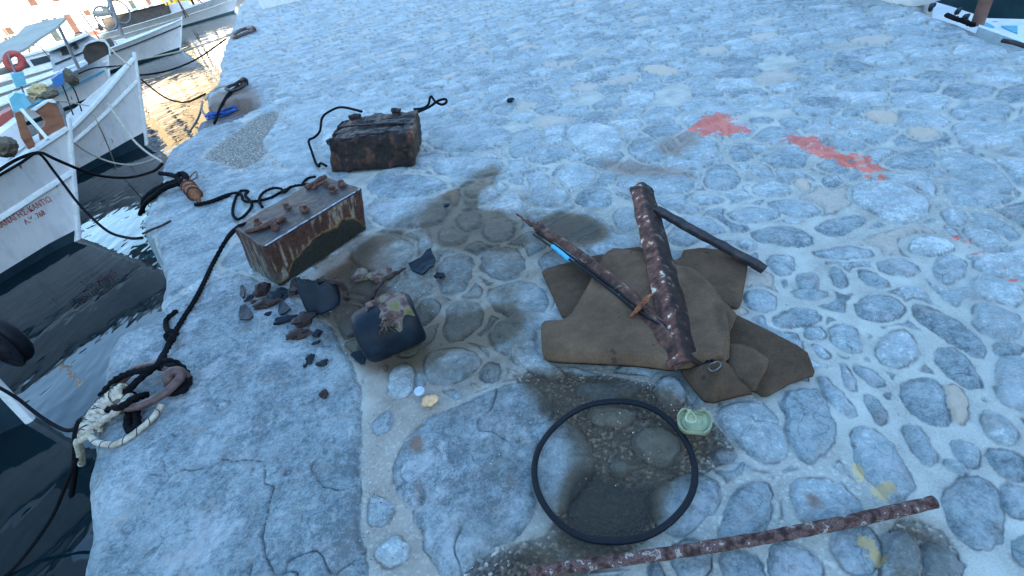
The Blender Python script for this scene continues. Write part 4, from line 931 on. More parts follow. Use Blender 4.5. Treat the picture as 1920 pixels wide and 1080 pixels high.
for i, (x, y, rx, ry, rz, mt, lb) in enumerate([
    (1680, 320, .024, .018, .014, 'ebonite', 'small black lump just below the notched flat shard'),
    (590, 402, .058, .048, .034, 'shard_brown', 'reddish brown crusted lump at the foot of the rusty battery'),
    (295, 430, .040, .050, .028, 'shard_brown', 'dark jagged lump topmost in the pile under the battery corner'),
    (420, 470, .055, .040, .022, 'ebonite', 'dark flattened lump in the pile nearest the battery corner'),
    (330, 535, .062, .036, .022, 'shard_brown', 'long dark lump at the bottom of the pile under the battery corner'),
    (190, 490, .022, .028, .008, 'ebonite', 'thin dark crumb left of the piled shards'),
    (225, 523, .014, .012, .008, 'shard_brown', 'tiny dark crumb just left of the piled shards'),
    (347, 612, .016, .011, .008, 'ebonite', 'tiny black crumb below the piled shards'),
    (475, 658, .050, .020, .014, 'ebonite', 'long thin black lump below the triangular shard'),
    (610, 665, .048, .040, .026, 'shard_brown', 'brown angular lump below the broken cup'),
    (572, 775, .052, .026, .016, 'shard_brown', 'flat red-brown lump below the brown angular one'),
    (722, 768, .020, .020, .014, 'ebonite', 'small black lump right of the flat red-brown one'),
    (720, 840, .018, .009, .006, 'ebonite', 'tiny flat black sliver on the pale slab'),
    (666, 962, .018, .024, .012, 'ebonite', 'small upright black lump on the slab, left one of a close pair'),
    (768, 1000, .022, .016, .010, 'ebonite', 'small black lump on the slab, right one of a close pair'),
    (630, 1022, .007, .009, .005, 'ebonite', 'black speck below the close pair of lumps'),
    (1000, 782, .018, .010, .008, 'shard_brown', 'small dark sliver touching the left side of the crusted jar'),
    (1065, 318, .045, .040, .020, 'growth', 'grey crusted lump at the foot of the battery right end, left one of two'),
    (1215, 320, .052, .042, .024, 'growth', 'grey-green crusted lump beside the rusted strip, right one of two'),
    (780, 1245, .016, .016, .013, 'shard_brown', 'dark brown pebble alone on the big slab')]):
    V, F = blob(at(420 + .2407 * x, 440 + .2407 * y, rz * .72), (rx, ry, rz), 7 + i, 10, .75)
    tag(mk('shard', V, F, M[mt]), lb, 'shard', GS)
for x, y, r_, l_ in ((838, 385, .014, 'small dark stone chip on the wet mortar below the far battery'), (957, 188, .026, 'dark flat chip alone on the pale paving behind the far battery')):
    V, F = blob(at(x, y, r_ * .4), (r_ * 1.3, r_, r_ * .6), 3, 8, .5); tag(mk('chip', V, F, M['ebonite']), l_, 'chip')
def cup():
    root = thing('broken_cup', 'broken blue-black cup-shaped battery piece lying on its side, hollow to the back', 'broken cup', at(604, 575, 0))
    # a curved wall: outer face towards the viewer
    o = at(606, 590, 0); yx = at(574, 590, 0) - at(636, 572, 0); yx[2] = 0; wl = np.linalg.norm(yx); yx /= wl; bk = np.array([-yx[1], yx[0], 0]); bk = bk if bk[1] > 0 else -bk
    V = []; F = []; n, mrow = 28, 16
    for side_ in (0, 1):
        for i in range(mrow + 1):
            for j in range(n + 1):
                a = math.pi * (j / n * 1.25 - .125); s_ = i / mrow
                hgt = .135 + .035 * math.sin(a * 1.3 + .5) + .012 * math.sin(a * 9) + .006 * math.sin(a * 23)
                r_ = .088 - (.006 if side_ else 0) - .012 * (1 - s_) ** 3
                z = s_ * hgt; lean = z * .55
                V.append(o + yx * r_ * math.cos(a) * 1.0 - bk * (r_ * math.sin(a) * .62 - .05) + bk * lean + np.array([0, 0, z * .80 + .003 + .02 * (side_ * 0)]))
    W_ = (mrow + 1) * (n + 1)
    for i in range(mrow):
        for j in range(n):
            a = i * (n + 1) + j; F.append((a, a + 1, a + n + 2, a + n + 1)); F.append((W_ + a, W_ + a + n + 1, W_ + a + n + 2, W_ + a + 1))
    for j in range(n):
        a = mrow * (n + 1) + j; F.append((a, a + 1, W_ + a + 1, W_ + a)); F.append((j, W_ + j, W_ + j + 1, j + 1))
    for i in range(mrow):
        for a in (i * (n + 1), i * (n + 1) + n): F.append((a, a + n + 1, W_ + a + n + 1, W_ + a))
    mk('wall', noisy(V, .006, 18, 3), F, M['ebonite'], root, smooth='all')
    V, F = tube(crm([at(x, y, z) for x, y, z in ((590, 532, .07), (612, 524, .11), (634, 530, .09), (646, 545, .04), (648, 562, .015))], .01), .012, 7)
    mk('torn_rim', noisy(V, .014, 34, 3), F, M['shard_brown'], root)
cup()
def jar():
    a, b = at(680, 639, .095), at(778, 599, .095)
    root = thing('crusted_jar', 'black barrel-shaped jar on its side with a green crusted band and stringy roots', 'jar', at(725, 650, 0))
    ax = (b - a); L = np.linalg.norm(ax); ax /= L
    ts = [-.06, -.05, -.02, .03, .10, .20, .35, .38, .40, .6, .8, .92, .99, 1.03, 1.04, 1.04]; rs = [.001, .070, .090, .098, .102, .104, .104, .100, .104, .104, .103, .101, .097, .088, .078, .001]
    V, F = tube(np.array([a + ax * L * t + ax * .0005 * i for i, t in enumerate(ts)]), rs, 40)
    V = np.array(V); V[:, 2] = .004 + (V[:, 2] - V[:, 2].min()) * .98
    mk('body', noisy(V, .005, 14, 4), F, M['ebonite'], root, smooth='all')
    # crust over the upper back part
    s1 = np.cross(ax, [0, 0, 1.]); s1 /= np.linalg.norm(s1); s2 = np.cross(s1, ax)
    if s1[1] < 0: s1 = -s1
    V = []; F = []; n, m_ = 22, 22
    for i in range(n + 1):
        for j in range(m_ + 1):
            t = .30 + .76 * i / n; ang = R(-5) + R(100 + 48 * sstep(.45, .75, np.array(t)) - 14 * math.sin(i * .45)) * j / m_ 
            rr = np.interp(t, [0, .1, .35, .5, .8, 1.0, 1.03, 1.06], [.07, .100, .103, .104, .103, .097, .08, .03]) + .017
            if t < .5 or j > 3: rr += .004
            if i in (0, n) or j in (0, m_): rr -= .014
            p = a + ax * L * t + (s1 * math.cos(ang) + s2 * math.sin(ang)) * rr; V.append(p)
    for i in range(n):
        for j in range(m_): q = i * (m_ + 1) + j; F.append((q, q + 1, q + m_ + 2, q + m_ + 1))
    mk('crust', noisy(V, .012, 26, 9, 4), F, M['growth'], root)
    mr = pm('fibrous_roots', [(.3, (.05, .03, .02)), (.7, (.16, .10, .07))], 60, .9, bmp=.5)
    V = []; F = []
    r2 = random.Random(4)
    for k in range(30):
        x0, y0 = r2.gauss(726, 5), r2.gauss(604, 4); x1, y1 = x0 + r2.gauss(3, 8), y0 + r2.uniform(2, 20)
        P = [at(x0, y0, .19), at((x0 + x1) / 2 + r2.gauss(0, 4), (y0 + y1) / 2, .195), at(x1, y1, .18 - .002 * (y1 - y0))]
        v, f = tube(np.array(P), .0018, 5, smooth=.006); f = [tuple(i + len(V) for i in a_) for a_ in f]; V += list(v); F += f
    for k in range(14):
        v, f = blob(at(r2.gauss(724, 7), r2.gauss(596, 6), .19), (.009, .009, .006), k, 6, .8, soft=True); f = [tuple(i + len(V) for i in a_) for a_ in f]; V += list(v); F += f
    mk('roots', V, F, mr, root)
    V, F = tube([at(713, 564, .14), at(716, 582, .20), at(722, 600, .195)], [.008, .012, .008], 7, smooth=.008); mk('crust_ridge', noisy(V, .012, 40, 3), F, M['growth'], root)
jar()
def strip():
    P = [at(686, 566, .012), at(694, 560, .02), at(702, 548, .03), at(710, 536, .03), at(722, 524, .02), at(742, 512, .02), at(752, 506, .014), at(762, 502, .012)]
    V, F = tube(P, [.018, .016, .008, .008, .008, .012, .008, .006], 8, smooth=.008)
    tag(mk('rusted_strip', noisy(V, .010, 40, 3), F, M['shard_brown']), 'thin knobbly rusted strip reaching from the crusted jar to the notched flat shard', 'rusted strip')
strip()
def grit():
    V = []; F = []; r2 = random.Random(9)
    def scat(n, cx, cy, sx, sy, lo, hi):
        for _ in range(n):
            x, y = r2.gauss(cx, sx), r2.gauss(cy, sy); p = at(x, y, .001); r_ = r2.uniform(lo, hi); q = len(V)
            a = r2.random() * 6; pts = [(math.cos(a + k * 2.1) * r_, math.sin(a + k * 2.1) * r_ * .8, 0) for k in range(3)]
            V.extend([p + np.array(c) for c in pts]); V.append(p + [0, 0, r_ * .8]); V.append(p - [0, 0, .004])
            F.extend([(q, q + 1, q + 3), (q + 1, q + 2, q + 3), (q + 2, q, q + 3), (q + 1, q, q + 4), (q + 2, q + 1, q + 4), (q, q + 2, q + 4)])
    scat(260, 560, 610, 60, 50, .001, .0035); scat(160, 1150, 800, 120, 70, .001, .003); scat(120, 720, 560, 90, 50, .001, .003); scat(120, 700, 950, 30, 90, .001, .003)
    m, nt, bs = newmat('grit_crumbs'); o = N(nt, 'ShaderNodeNewGeometry')
    nt.links.new(ramp(nt, o.outputs['Random Per Island'], [(.0, G3(.02)), (.6, (.08, .05, .04)), (.75, (.3, .26, .2)), (.95, G3(.7))]), bs.inputs['Base Color'])
    tag(mk('grit', V, F, m, smooth=False), kind='stuff')
grit()

# ================================================================ BOATS
M['boat_white'] = pm('weathered_white_hull_paint', [(.25, (.50, .52, .54)), (.42, (.66, .67, .68)), (.7, (.76, .76, .75))], 2.2, .45, bmp=.15, bdist=.004, bsc=6, det=8)
def boatpaint():
    m, nt, bs = newmat('weathered_white_hull_paint'); P = N(nt, 'ShaderNodeNewGeometry').outputs['Position']
    c = ramp(nt, noise(nt, P, 2.2, 8, .65), [(.25, (.50, .52, .54)), (.42, (.66, .67, .68)), (.7, (.76, .76, .75))])
    mp = N(nt, 'ShaderNodeMapping'); mp.inputs['Scale'].default_value = (1, 1, .35); nt.links.new(P, mp.inputs[0])
    r = ramp(nt, noise(nt, mp.outputs[0], 9, 3, .5), [(.70, (0, 0, 0)), (.74, (1, 1, 1))]); c = mixc(nt, r, c, (.28, .13, .07))
    mp2 = N(nt, 'ShaderNodeMapping'); mp2.inputs['Scale'].default_value = (6, 6, .8); nt.links.new(P, mp2.inputs[0])
    g = ramp(nt, noise(nt, mp2.outputs[0], 2, 4, .6), [(.5, (0, 0, 0)), (.75, (1, 1, 1))]); c = mixc(nt, math_(nt, 'MULTIPLY', g, .35), c, (.36, .35, .32))
    nt.links.new(c, bs.inputs['Base Color']); bs.inputs['Roughness'].default_value = .5; bump(nt, bs, noise(nt, P, 5, 6, .6), .2, .006)
    return m
M['boat_white'] = boatpaint()
M['boat_trim'] = pm('white_rail_paint', [(.3, (.55, .6, .6)), (.5, (.74, .77, .76)), (.62, (.62, .66, .62))], 9, .5, bmp=.3)
M['deck'] = pm('pale_deck_paint', [(.3, (.35, .42, .48)), (.7, (.55, .62, .68))], 5, .6, bmp=.3)
M['deck_grey'] = pm('grey_work_deck', [(.3, (.12, .14, .17)), (.7, (.35, .36, .38))], 6, .8, bmp=.4)
M['antifoul'] = pm('dark_blue_antifouling', [(.3, (.006, .018, .03)), (.7, (.015, .045, .06))], 4, .6, bmp=.3)
M['antifoul_red'] = pm('dark_red_antifouling', [(.3, (.05, .02, .016)), (.7, (.12, .04, .03))], 4, .7, bmp=.3)
M['plywood'] = pm('red_brown_varnished_board', [(.3, (.13, .05, .03)), (.5, (.26, .11, .06)), (.75, (.34, .17, .10))], 3.5, .55, bmp=.4, bdist=.004, stretch=(1, 1, 3))
M['dark_board'] = pm('dark_brown_cover', [(.3, (.04, .035, .032)), (.7, (.09, .075, .065))], 4, .6)
M['red_paint'] = pm('faded_red_paint', [(.3, (.28, .05, .04)), (.7, (.46, .12, .09))], 5, .6)
M['blue_paint'] = pm('light_blue_paint', [(.3, (.05, .30, .48)), (.7, (.10, .42, .60))], 5, .5)
M['dark_line'] = pm('navy_line_paint', [(.3, (.01, .014, .03)), (.7, (.03, .04, .06))], 5, .5, bmp=0)
M['glass'] = pm('dark_window_glass', [(.3, (.02, .03, .035)), (.7, (.05, .07, .08))], 3, .1, bmp=0)
M['net'] = pm('yellow_fishing_net', [(.3, (.42, .30, .12)), (.6, (.75, .62, .34)), (.8, (.2, .12, .06))], 14, .9, bmp=1, bdist=.02)
M['net_dark'] = pm('brown_green_net', [(.3, (.07, .06, .05)), (.6, (.20, .17, .12)), (.8, (.32, .26, .16))], 14, .9, bmp=1, bdist=.02)
M['crate_blue'] = pm('blue_plastic_crate', [(.3, (.02, .10, .30)), (.7, (.05, .2, .45))], 6, .5)
M['cyan'] = pm('turquoise_plastic', [(.3, (.08, .36, .45)), (.7, (.2, .52, .6))], 6, .5)
M['letters'] = pm('dark_red_lettering', [(.3, (.26, .03, .03)), (.7, (.40, .06, .05))], 20, .6, bmp=0)
M['canvas'] = pm('grey_green_canvas', [(.3, (.34, .32, .26)), (.7, (.44, .42, .35))], 3, .9, bmp=.3)
M['buoy'] = pm('faded_red_life_ring', [(.3, (.42, .06, .05)), (.7, (.58, .13, .10))], 6, .6, bmp=.2)
M['steel'] = pm('grey_pole_metal', [(.3, (.16, .17, .18)), (.7, (.3, .31, .32))], 12, .5, metal=.3)
M['mast'] = pm('brown_mast', [(.3, (.16, .08, .06)), (.7, (.28, .14, .10))], 8, .6)
M['green_hull'] = pm('dark_green_hull_paint', [(.3, (.03, .07, .08)), (.7, (.07, .13, .14))], 3, .5)

class Boat:
    def __init__(b, name, label, S0, d, L=7.0, B=2.3, hb=1.15, hm=.72, rake=.55, hull='boat_white', bot='antifoul', rail='boat_trim', line=None, deck='deck', rub=.62, boot=.10, sh=.38, cat='boat', group=None, far=False):
        b.S = np.array(S0[:2]); b.d = np.array(d, float) / np.linalg.norm(d); n = np.array([-b.d[1], b.d[0]])
        if n @ (-b.S) < 0: n = -n
        b.n, b.L, b.B, b.hb, b.hm, b.rake = n, L, B, hb, hm, rake; b.sh = sh
        b.root = thing(name, label, cat, (S0[0] + d[0] * .5, S0[1] + d[1] * .5, WATER - .3), group)
        us = np.r_[np.linspace(0, .25, 14) ** 1, np.linspace(.29, 1, 18)]
        def grid(side, s0, s1, m, off=0.0):
            V = []
            for t in us:
                for s_ in np.linspace(s0, s1, m): V.append(b.pt(t, s_, side, off))
            return np.array(V), [(i * m + j, i * m + j + 1, (i + 1) * m + j + 1, (i + 1) * m + j) if side > 0 else (i * m + j, (i + 1) * m + j, (i + 1) * m + j + 1, i * m + j + 1) for i in range(len(us) - 1) for j in range(m - 1)]
        mb = MB()
        for sd in (1, -1):
            mb.add(*grid(sd, boot, 1, 10)); V, F = grid(sd, .62, 1, 5, .05); mb.add(V, [f[::-1] for f in F])
        mb.mk('hull', M[hull], b.root)
        mb = MB()
        for sd in (1, -1): mb.add(*grid(sd, -.45, boot, 5))
        mb.mk('bottom', M[bot], b.root)
        # deck
        V = []; F = []
        for t in us:
            for q in np.linspace(-1, 1, 7):
                p = b.pt(t, .66, 1, .04); c = b.pt(t, .66, -1, .04); V.append(p * (1 + q) / 2 + c * (1 - q) / 2 + np.array([0, 0, .02 * (1 - q * q)]))
        for i in range(len(us) - 1):
            for j in range(6): F.append((i * 7 + j, i * 7 + j + 1, (i + 1) * 7 + j + 1, (i + 1) * 7 + j))
        mk('deck', V, F, M[deck], b.root)
        for sd in (1, -1):
            P = np.array([b.pt(t, 1.0, sd, .01) + [0, 0, .01] for t in us]); v, f = b.strip(P, .085, .045); mk('rail', v, f, M[rail], b.root)
            P = np.array([b.pt(t, rub, sd, -.005) for t in us]); v, f = b.strip(P, .035, .05); mk('rubbing_strake', v, f, M[rail if line is None else line], b.root)
        P = np.array([b.W(b.bow(z) - .015, 0, z) for z in np.linspace(-.35, b.hb + .10, 12)]); v, f = tube(P, .032, 8); mk('stem_post', v, f, M[rail], b.root)
    def bow(b, z): return -b.rake * np.clip(z / b.hb, -.35, 1.3) ** 1.0 * (1 if z > 0 else 1.6)
    def wr(b, t): return b.B / 2 * (1 - (1 - np.clip(t / .55, 0, 1)) ** 2.4) * (1 - .55 * np.clip((t - .62) / .38, 0, 1) ** 2.2)
    def zr(b, t): return b.hm + (b.hb - b.hm) * (1 - np.clip(t / b.sh, 0, 1)) ** 2 + .12 * np.clip((t - .7) / .3, 0, 1) ** 2
    def pt(b, t, s_, side, off=0.0):
        """t along 0 bow .. 1 stern, s_ height fraction: 0 waterline, 1 rail; returns world point"""
        z = s_ * b.zr(t) if s_ > 0 else s_ * .55
        wrr = b.wr(t); wl = b.wr(max(0, t - .035)) * (.80 - .28 * (1 - np.clip(t / .4, 0, 1)))
        w_ = wl + (wrr - wl) * np.clip(s_, 0, 1) ** 1.25 if s_ > 0 else wl * (1 + s_ * .9)
        u = t * b.L + b.bow(z) * (1 - np.clip(t / .3, 0, 1)) ** 1.5
        w_ = max(0, w_ - off)
        if off > 0: u = u + off * 1.5 * (1 - np.clip(t / .1, 0, 1))
        return b.W(u, w_ * side, z)
    def W(b, u, v, z):
        p = b.S + b.d * u + b.n * v; return np.array([p[0], p[1], WATER + z])
    def strip(b, P, wd, hh):
        n = len(P); T = np.gradient(P, axis=0); T /= np.linalg.norm(T, axis=1)[:, None]; sd = np.cross(T, [0, 0, 1.]); sd /= np.linalg.norm(sd, axis=1)[:, None] + 1e-9
        V = []; F = []
        for i in range(n):
            for a, c in ((-.5, -.5), (.5, -.5), (.5, .3), (.35, .5), (-.35, .5), (-.5, .3)): V.append(P[i] + sd[i] * a * wd + np.array([0, 0, c * hh]))
        for i in range(n - 1):
            for j in range(6): j2 = (j + 1) % 6; F.append((i * 6 + j, i * 6 + j2, (i + 1) * 6 + j2, (i + 1) * 6 + j))
        F.append(tuple(range(6))); F.append(tuple((n - 1) * 6 + j for j in range(6)))
        return V, F
    def ray(b, px, py, v=0.0):
        """point of the boat's upright lengthwise plane (v off its centre line) that the photo shows at px, py"""
        c = np.array([0, 0, CH]); q = at(px, py, -.7) - c; n3 = np.array([b.n[0], b.n[1], 0]); p0 = b.W(0, v, 0)
        return c + q * (n3 @ (p0 - c)) / (n3 @ q)
    def box(b, name, u0, u1, v0, v1, z0, z1, mat, top=0.0, parent=None):
        mb = MB(); k = top
        mb.hexa([b.W(u0, v0, z0), b.W(u1, v0, z0), b.W(u1, v1, z0), b.W(u0, v1, z0)], [b.W(u0 + k, v0 + k * .5, z1), b.W(u1 - k, v0 + k * .5, z1), b.W(u1 - k, v1 - k * .5, z1), b.W(u0 + k, v1 - k * .5, z1)])
        return mb.mk(name, M[mat] if isinstance(mat, str) else mat, parent or b.root, smooth=False)
    def pole(b, name, p, q, r, mat): 
        V, F = tube(np.array([p, q]), r, 10); return mk(name, V, F, M[mat], b.root)
    def cabin(b, u0, u1, w_, z0, z1, mat='boat_white', wins=3, roof='boat_trim'):
        b.box('wheelhouse', u0, u1, -w_, w_, z0, z1, mat, .06)
        r_ = b.box('roof', u0 - .12, u1 + .1, -w_ - .1, w_ + .1, z1 + .002, z1 + .07, roof)
        for k in range(wins):
            a = u0 + .15 + (u1 - u0 - .3) * k / wins; c = a + (u1 - u0 - .3) / wins - .12
            for sd in (1, -1): b.box('window', a, c, sd * (w_ - .035), sd * (w_ + .012), z0 + (z1 - z0) * .50, z1 - .14, 'glass')
        b.box('window', u0 - .012 + .02, u0 + .06, -w_ * .7, w_ * .7, z0 + (z1 - z0) * .52, z1 - .14, 'glass')

dirA = (-.70, -.71)
A = Boat('fishing_boat', 'white wooden boat with red Greek lettering on its bow and a tall brown stem board', at(145, 450, WATER), dirA, L=7.5, B=2.5, hb=1.10, hm=.74, rake=.64)
def lettering(b, text, u_mid, z0, size, name='lettering', squash=1.0):
    cu = bpy.data.curves.new('t', 'FONT'); cu.body = text; cu.size = size; cu.align_x = 'CENTER'; cu.extrude = 0; cu.offset = size * .012
    o = bpy.data.objects.new('t', cu); COL.objects.link(o)
    dg = bpy.context.evaluated_depsgraph_get(); me = bpy.data.meshes.new_from_object(o.evaluated_get(dg))
    V = np.array([tuple(v.co) for v in me.vertices]); F = [tuple(p.vertices) for p in me.polygons]
    bpy.data.objects.remove(o); bpy.data.meshes.remove(me)
    out = []
    for x, y, _ in V:
        u = u_mid - x * squash; z = z0 + y
        t = min(max(u / b.L, 0), 1)
        for _k in range(6):
            s_ = z / b.zr(t); uu = t * b.L + b.bow(z) * (1 - np.clip(t / .3, 0, 1)) ** 1.5; t = min(max(t + (u - uu) / b.L, 0), 1)
        out.append(b.pt(t, z / b.zr(t), 1, -.006))
    return mk(name, out, F, M['letters'], b.root, smooth=False)
lettering(A, 'ΠΑΝΑΓΗΣ-ΚΑΝΤΙΩ', .215, .50, .090, squash=.70)
lettering(A, 'Λ.Υ. 768', .17, .405, .085, squash=.70)
# brown stem board in the centre plane of the boat
def board(b, L, th, name, mat, v=0.0):
    P = np.array([b.ray(x, y, v) for x, y in L]); n3 = np.array([b.n[0], b.n[1], 0]) * th / 2; k = len(P)
    V = list(P + n3) + list(P - n3); F = [tuple(range(k)), tuple(reversed(range(k, 2 * k)))] + [(i, i + k, (i + 1) % k + k, (i + 1) % k) for i in range(k)]
    return mk(name, V, F, M[mat], b.root, smooth=False)
board(A, [(78, 270), (122, 246), (117, 222), (108, 200), (99, 190), (88, 189), (60, 205), (66, 209), (78, 218), (84, 228), (82, 236), (72, 242), (74, 256)], .06, 'stem_board', 'plywood')
board(A, [(58, 206), (84, 189), (96, 186), (104, 192), (99, 193), (88, 191), (64, 208)], .10, 'board_cap', 'boat_trim')
P = [A.ray(126, 247), A.ray(118, 220), A.ray(110, 200), A.ray(103, 190)]; V, F = tube(P, .03, 8, smooth=.05); mk('stem_cap', V, F, M['steel'], A.root)

B = Boat('fishing_boat', 'plain white wooden boat with rust-streaked bow and dark blue bottom, second from the lettered one', at(274, 272, WATER), (-.78, -.62), L=8.5, B=2.9, hb=1.32, hm=.50, sh=.24, rake=.62, boot=.16, rub=.76)
b2 = Boat('fishing_boat', 'white boat with a light blue stripe and dark brown rounded board at its bow', at(212, 172, WATER), (-.74, -.67), L=9, B=3.0, hb=1.02, hm=.62, rake=.25, line='blue_paint', boot=.08)
for _k, _c in enumerate('140'): lettering(b2, _c, 1.75 - _k * .15, .42, .2)
C_ = Boat('fishing_boat', 'white boat with a thin black side line, low white cabin and hooped mast', at(338, 94, WATER), (-.84, -.54), L=14, B=4.2, hb=1.18, hm=.78, rake=.75, line='dark_line', rub=.80)
D_ = Boat('fishing_boat', 'long white boat with red-brown deck farthest along the quay', at(440, 23, WATER), (-.86, -.52), L=26, B=6.5, hb=1.5, hm=1.0, rake=1.0, deck='deck_grey', bot='green_hull')
def panelbox(b, name, L, dist, depth, mat):
    P = np.array([atd(x, y, dist) for x, y in L]); c = P.mean(0); away = np.array([c[0], c[1], 0]); away = away / np.linalg.norm(away) * depth; k = len(P)
    V = list(P) + list(P + away); F = [tuple(range(k)), tuple(reversed(range(k, 2 * k)))] + [(i, i + k, (i + 1) % k + k, (i + 1) % k) for i in range(k)]
    return mk(name, V, F, M[mat], b.root, smooth=False)
# fittings
A.box('thwart', 1.2, 1.5, -.8, .8, .50, .56, 'deck'); A.box('engine_cover', 2.6, 4.0, -.5, .5, .45, .9, 'boat_white', .05)
A.cabin(4.0, 6.6, .9, .45, 3.0, wins=2)  # unseen wheelhouse, raised to block sky reflected in the near water
B.box('hatch', 1.6, 2.5, -.4, .4, .5, .8, 'boat_white', .04); B.cabin(4.2, 6.6, .85, .7, 2.5, wins=3); B.pole('foremast', B.W(3.2, 0, .7), B.W(3.3, 0, 3.4), .04, 'steel')
b2.box('hatch', 1.2, 2.0, -.4, .4, .5, .75, 'deck', .03); b2.cabin(5.0, 7.6, .9, .9, 2.6, mat='boat_white')
panelbox(b2, 'stem_board', [(166, 122), (205, 101), (204, 86), (198, 78), (188, 75), (172, 78), (160, 86), (155, 96), (158, 110), (164, 117)], 13.5, .12, 'dark_board')
panelbox(b2, 'board_cap', [(158, 84), (170, 77), (184, 74), (198, 75), (205, 84), (208, 104), (205, 104), (203, 88), (196, 79), (184, 77), (172, 80)], 13.4, .22, 'boat_trim')
C_.cabin(3.6, 7.6, 1.2, .6, 1.35, wins=2); C_.pole('foremast', C_.W(6.4, 0, .7), C_.W(6.5, 0, 1.0), .08, 'steel')
C_.box('bin', 2.4, 3.0, -.3, .4, .6, 1.2, 'dark_board'); C_.box('locker', 1.9, 2.3, -.2, .4, .6, 1.05, 'boat_white')
D_.box('deckhouse', 5, 10, -1.7, 1.7, .7, 1.9, 'dark_board', .2); D_.box('roof', 4.8, 10.4, -1.9, 1.9, 1.92, 2.05, 'boat_trim', .1); D_.box('bin', 3.2, 5.0, -.8, .9, .7, 1.7, 'boat_white', .05)
D_.pole('foremast', D_.W(4.4, 0, 1.8), D_.W(4.4, 0, 8), .1, 'steel')
for q in ((.5, .3), (1.0, -.3), (1.6, .4)):
    V, F = blob(b2.W(2.6 + q[0], q[1], .7), (.2, .2, .12), int(q[0] * 10), 16, .4, soft=True); mk('net_heap', V, F, M['net'], b2.root)
# more boats in the left background
B3 = Boat('fishing_boat', 'pale blue boat with a wheelhouse, seen over the brown rounded board', at(205, 150, WATER), (-.80, -.60), L=10, B=3.2, hb=.9, hm=.65, rake=.5, rub=.7)
def quadbox(b, name, L, th, mat, v=0.0, parent=None):
    """upright panelled box whose near face the photo shows at L"""
    P = np.array([b.ray(x, y, v) for x, y in L]); n3 = np.array([b.n[0], b.n[1], 0]) * th; k = len(P)
    V = list(P) + list(P - n3); F = [tuple(range(k)), tuple(reversed(range(k, 2 * k)))] + [(i, i + k, (i + 1) % k + k, (i + 1) % k) for i in range(k)]
    return mk(name, V, F, M[mat], parent or b.root, smooth=False)
panelbox(B3, 'wheelhouse', [(91, 95), (100, 136), (190, 100), (186, 76), (165, 64)], 19.5, 1.6, 'deck')
panelbox(B3, 'roof', [(88, 95), (90, 98), (167, 66), (165, 62)], 19.2, 2.0, 'boat_trim')
panelbox(B3, 'window', [(113, 93), (117, 104), (135, 97), (131, 85)], 19.4, .06, 'glass'); panelbox(B3, 'window', [(135, 83), (140, 93), (148, 90), (143, 80)], 19.4, .06, 'glass')
panelbox(B3, 'side_band', [(102, 119), (103, 122), (158, 99), (157, 96)], 19.45, .03, 'dark_line')
rg = random.Random(21)
for bt, n_, u0, u1, w1, z0, hh, rr in ((D_, 12, 2, 20, 2.2, 1.0, 4.5, .05), (C_, 7, 1.5, 9, 1.2, .6, 2.2, .03), (B3, 4, 1, 6, .8, .5, 1.6, .02)):
    for _k in range(n_):
        u = rg.uniform(u0, u1); v = rg.uniform(-w1, w1); h = rg.uniform(.35, 1) * hh; bt.pole('pole', bt.W(u, v, z0 - .4), bt.W(u + rg.gauss(0, .25), v + rg.gauss(0, .25), z0 + h), rr, ['steel', 'mast', 'dark_line', 'boat_trim'][_k % 4])
    for _k in range(n_ // 2):
        V, F = blob(bt.W(rg.uniform(u0, u1), rg.uniform(-w1, w1), z0), (rr * 9, rr * 9, rr * 6), _k, 12, .4, soft=True); mk('gear_heap', V, F, M[['net_dark', 'net', 'buoy', 'dark_board', 'crate_blue'][_k % 5]], bt.root)
# masts, canopies and loose gear, each at its own distance
def stick(name, label, cat, p, q, dist, r, mat, extra=None):
    root = thing(name, label, cat, atd(*q, dist)); V, F = tube(np.array([atd(*q, dist), atd(*p, dist)]), r, 10); mk('pole', V, F, M[mat], root); return root
m1 = stick('mast', 'thin grey mast before the wheelhouse window, holding up the grey awning', 'mast', (102, 33), (149, 131), 13.5, .030, 'steel')
m2 = stick('mast', 'brown-grey mast carrying two round hoops, rising from the low white cabin', 'mast', (196, -22), (229, 67), 24, .075, 'steel')
for cx, cy, rx in ((224, 22, 9), (198, 34, 9)):
    o = atd(cx, cy, 24); P = [o + np.array([math.cos(a) * .33 * rx / 9, 0, math.sin(a) * .36]) for a in np.arange(24) * math.pi / 12]
    V, F = tube(P, .03, 8, closed=True); mk('hoop', V, F, M['steel'], m2)
V, F = tube([atd(173, 22, 24), atd(182, 26, 24), atd(195, 25, 24), atd(210, 24, 24)], [.07, .10, .08, .06], 8, smooth=.1); mk('folded_boom', V, F, M['canvas'], m2)
def awning():
    P = [atd(-45, 95, 12.5), atd(0, 80, 12), atd(28, 68, 12.2), atd(47, 48, 12.6), atd(82, 39, 13), atd(122, 31, 13.4), atd(121, 36, 12.2), atd(104, 52, 11.6), atd(75, 70, 11.2), atd(47, 90, 10.8), atd(20, 104, 10.6), atd(-45, 135, 10.4)]
    P = np.array(P); k = len(P); V = list(P) + list(P - [0, 0, .03]); F = [(0, 1, 10, 11), (1, 2, 9, 10), (2, 3, 8, 9), (3, 4, 7, 8), (4, 5, 6, 7)]; F += [tuple(i + k for i in reversed(f)) for f in F]
    F += [(i, i + k, (i + 1) % k + k, (i + 1) % k) for i in range(k)]
    root = thing('awning', 'large grey-green canvas awning stretched over the leftmost boat', 'awning', atd(40, 90, 12)); mk('canvas', V, F, M['canvas'], root, smooth=False)
    V, F = tube(np.array([atd(26, 91, 11.2) - [0, 0, .05], atd(70, 60, 12.0) - [0, 0, .05], atd(98, 40, 12.8) - [0, 0, .05]]), .025, 6); mk('ridge_pole', V, F, M['steel'], root)
    V, F = tube(np.array([atd(53, 62, 12.1), atd(55, 98, 11.8)]), .01, 6); mk('stay', V, F, M['steel'], root)
awning()
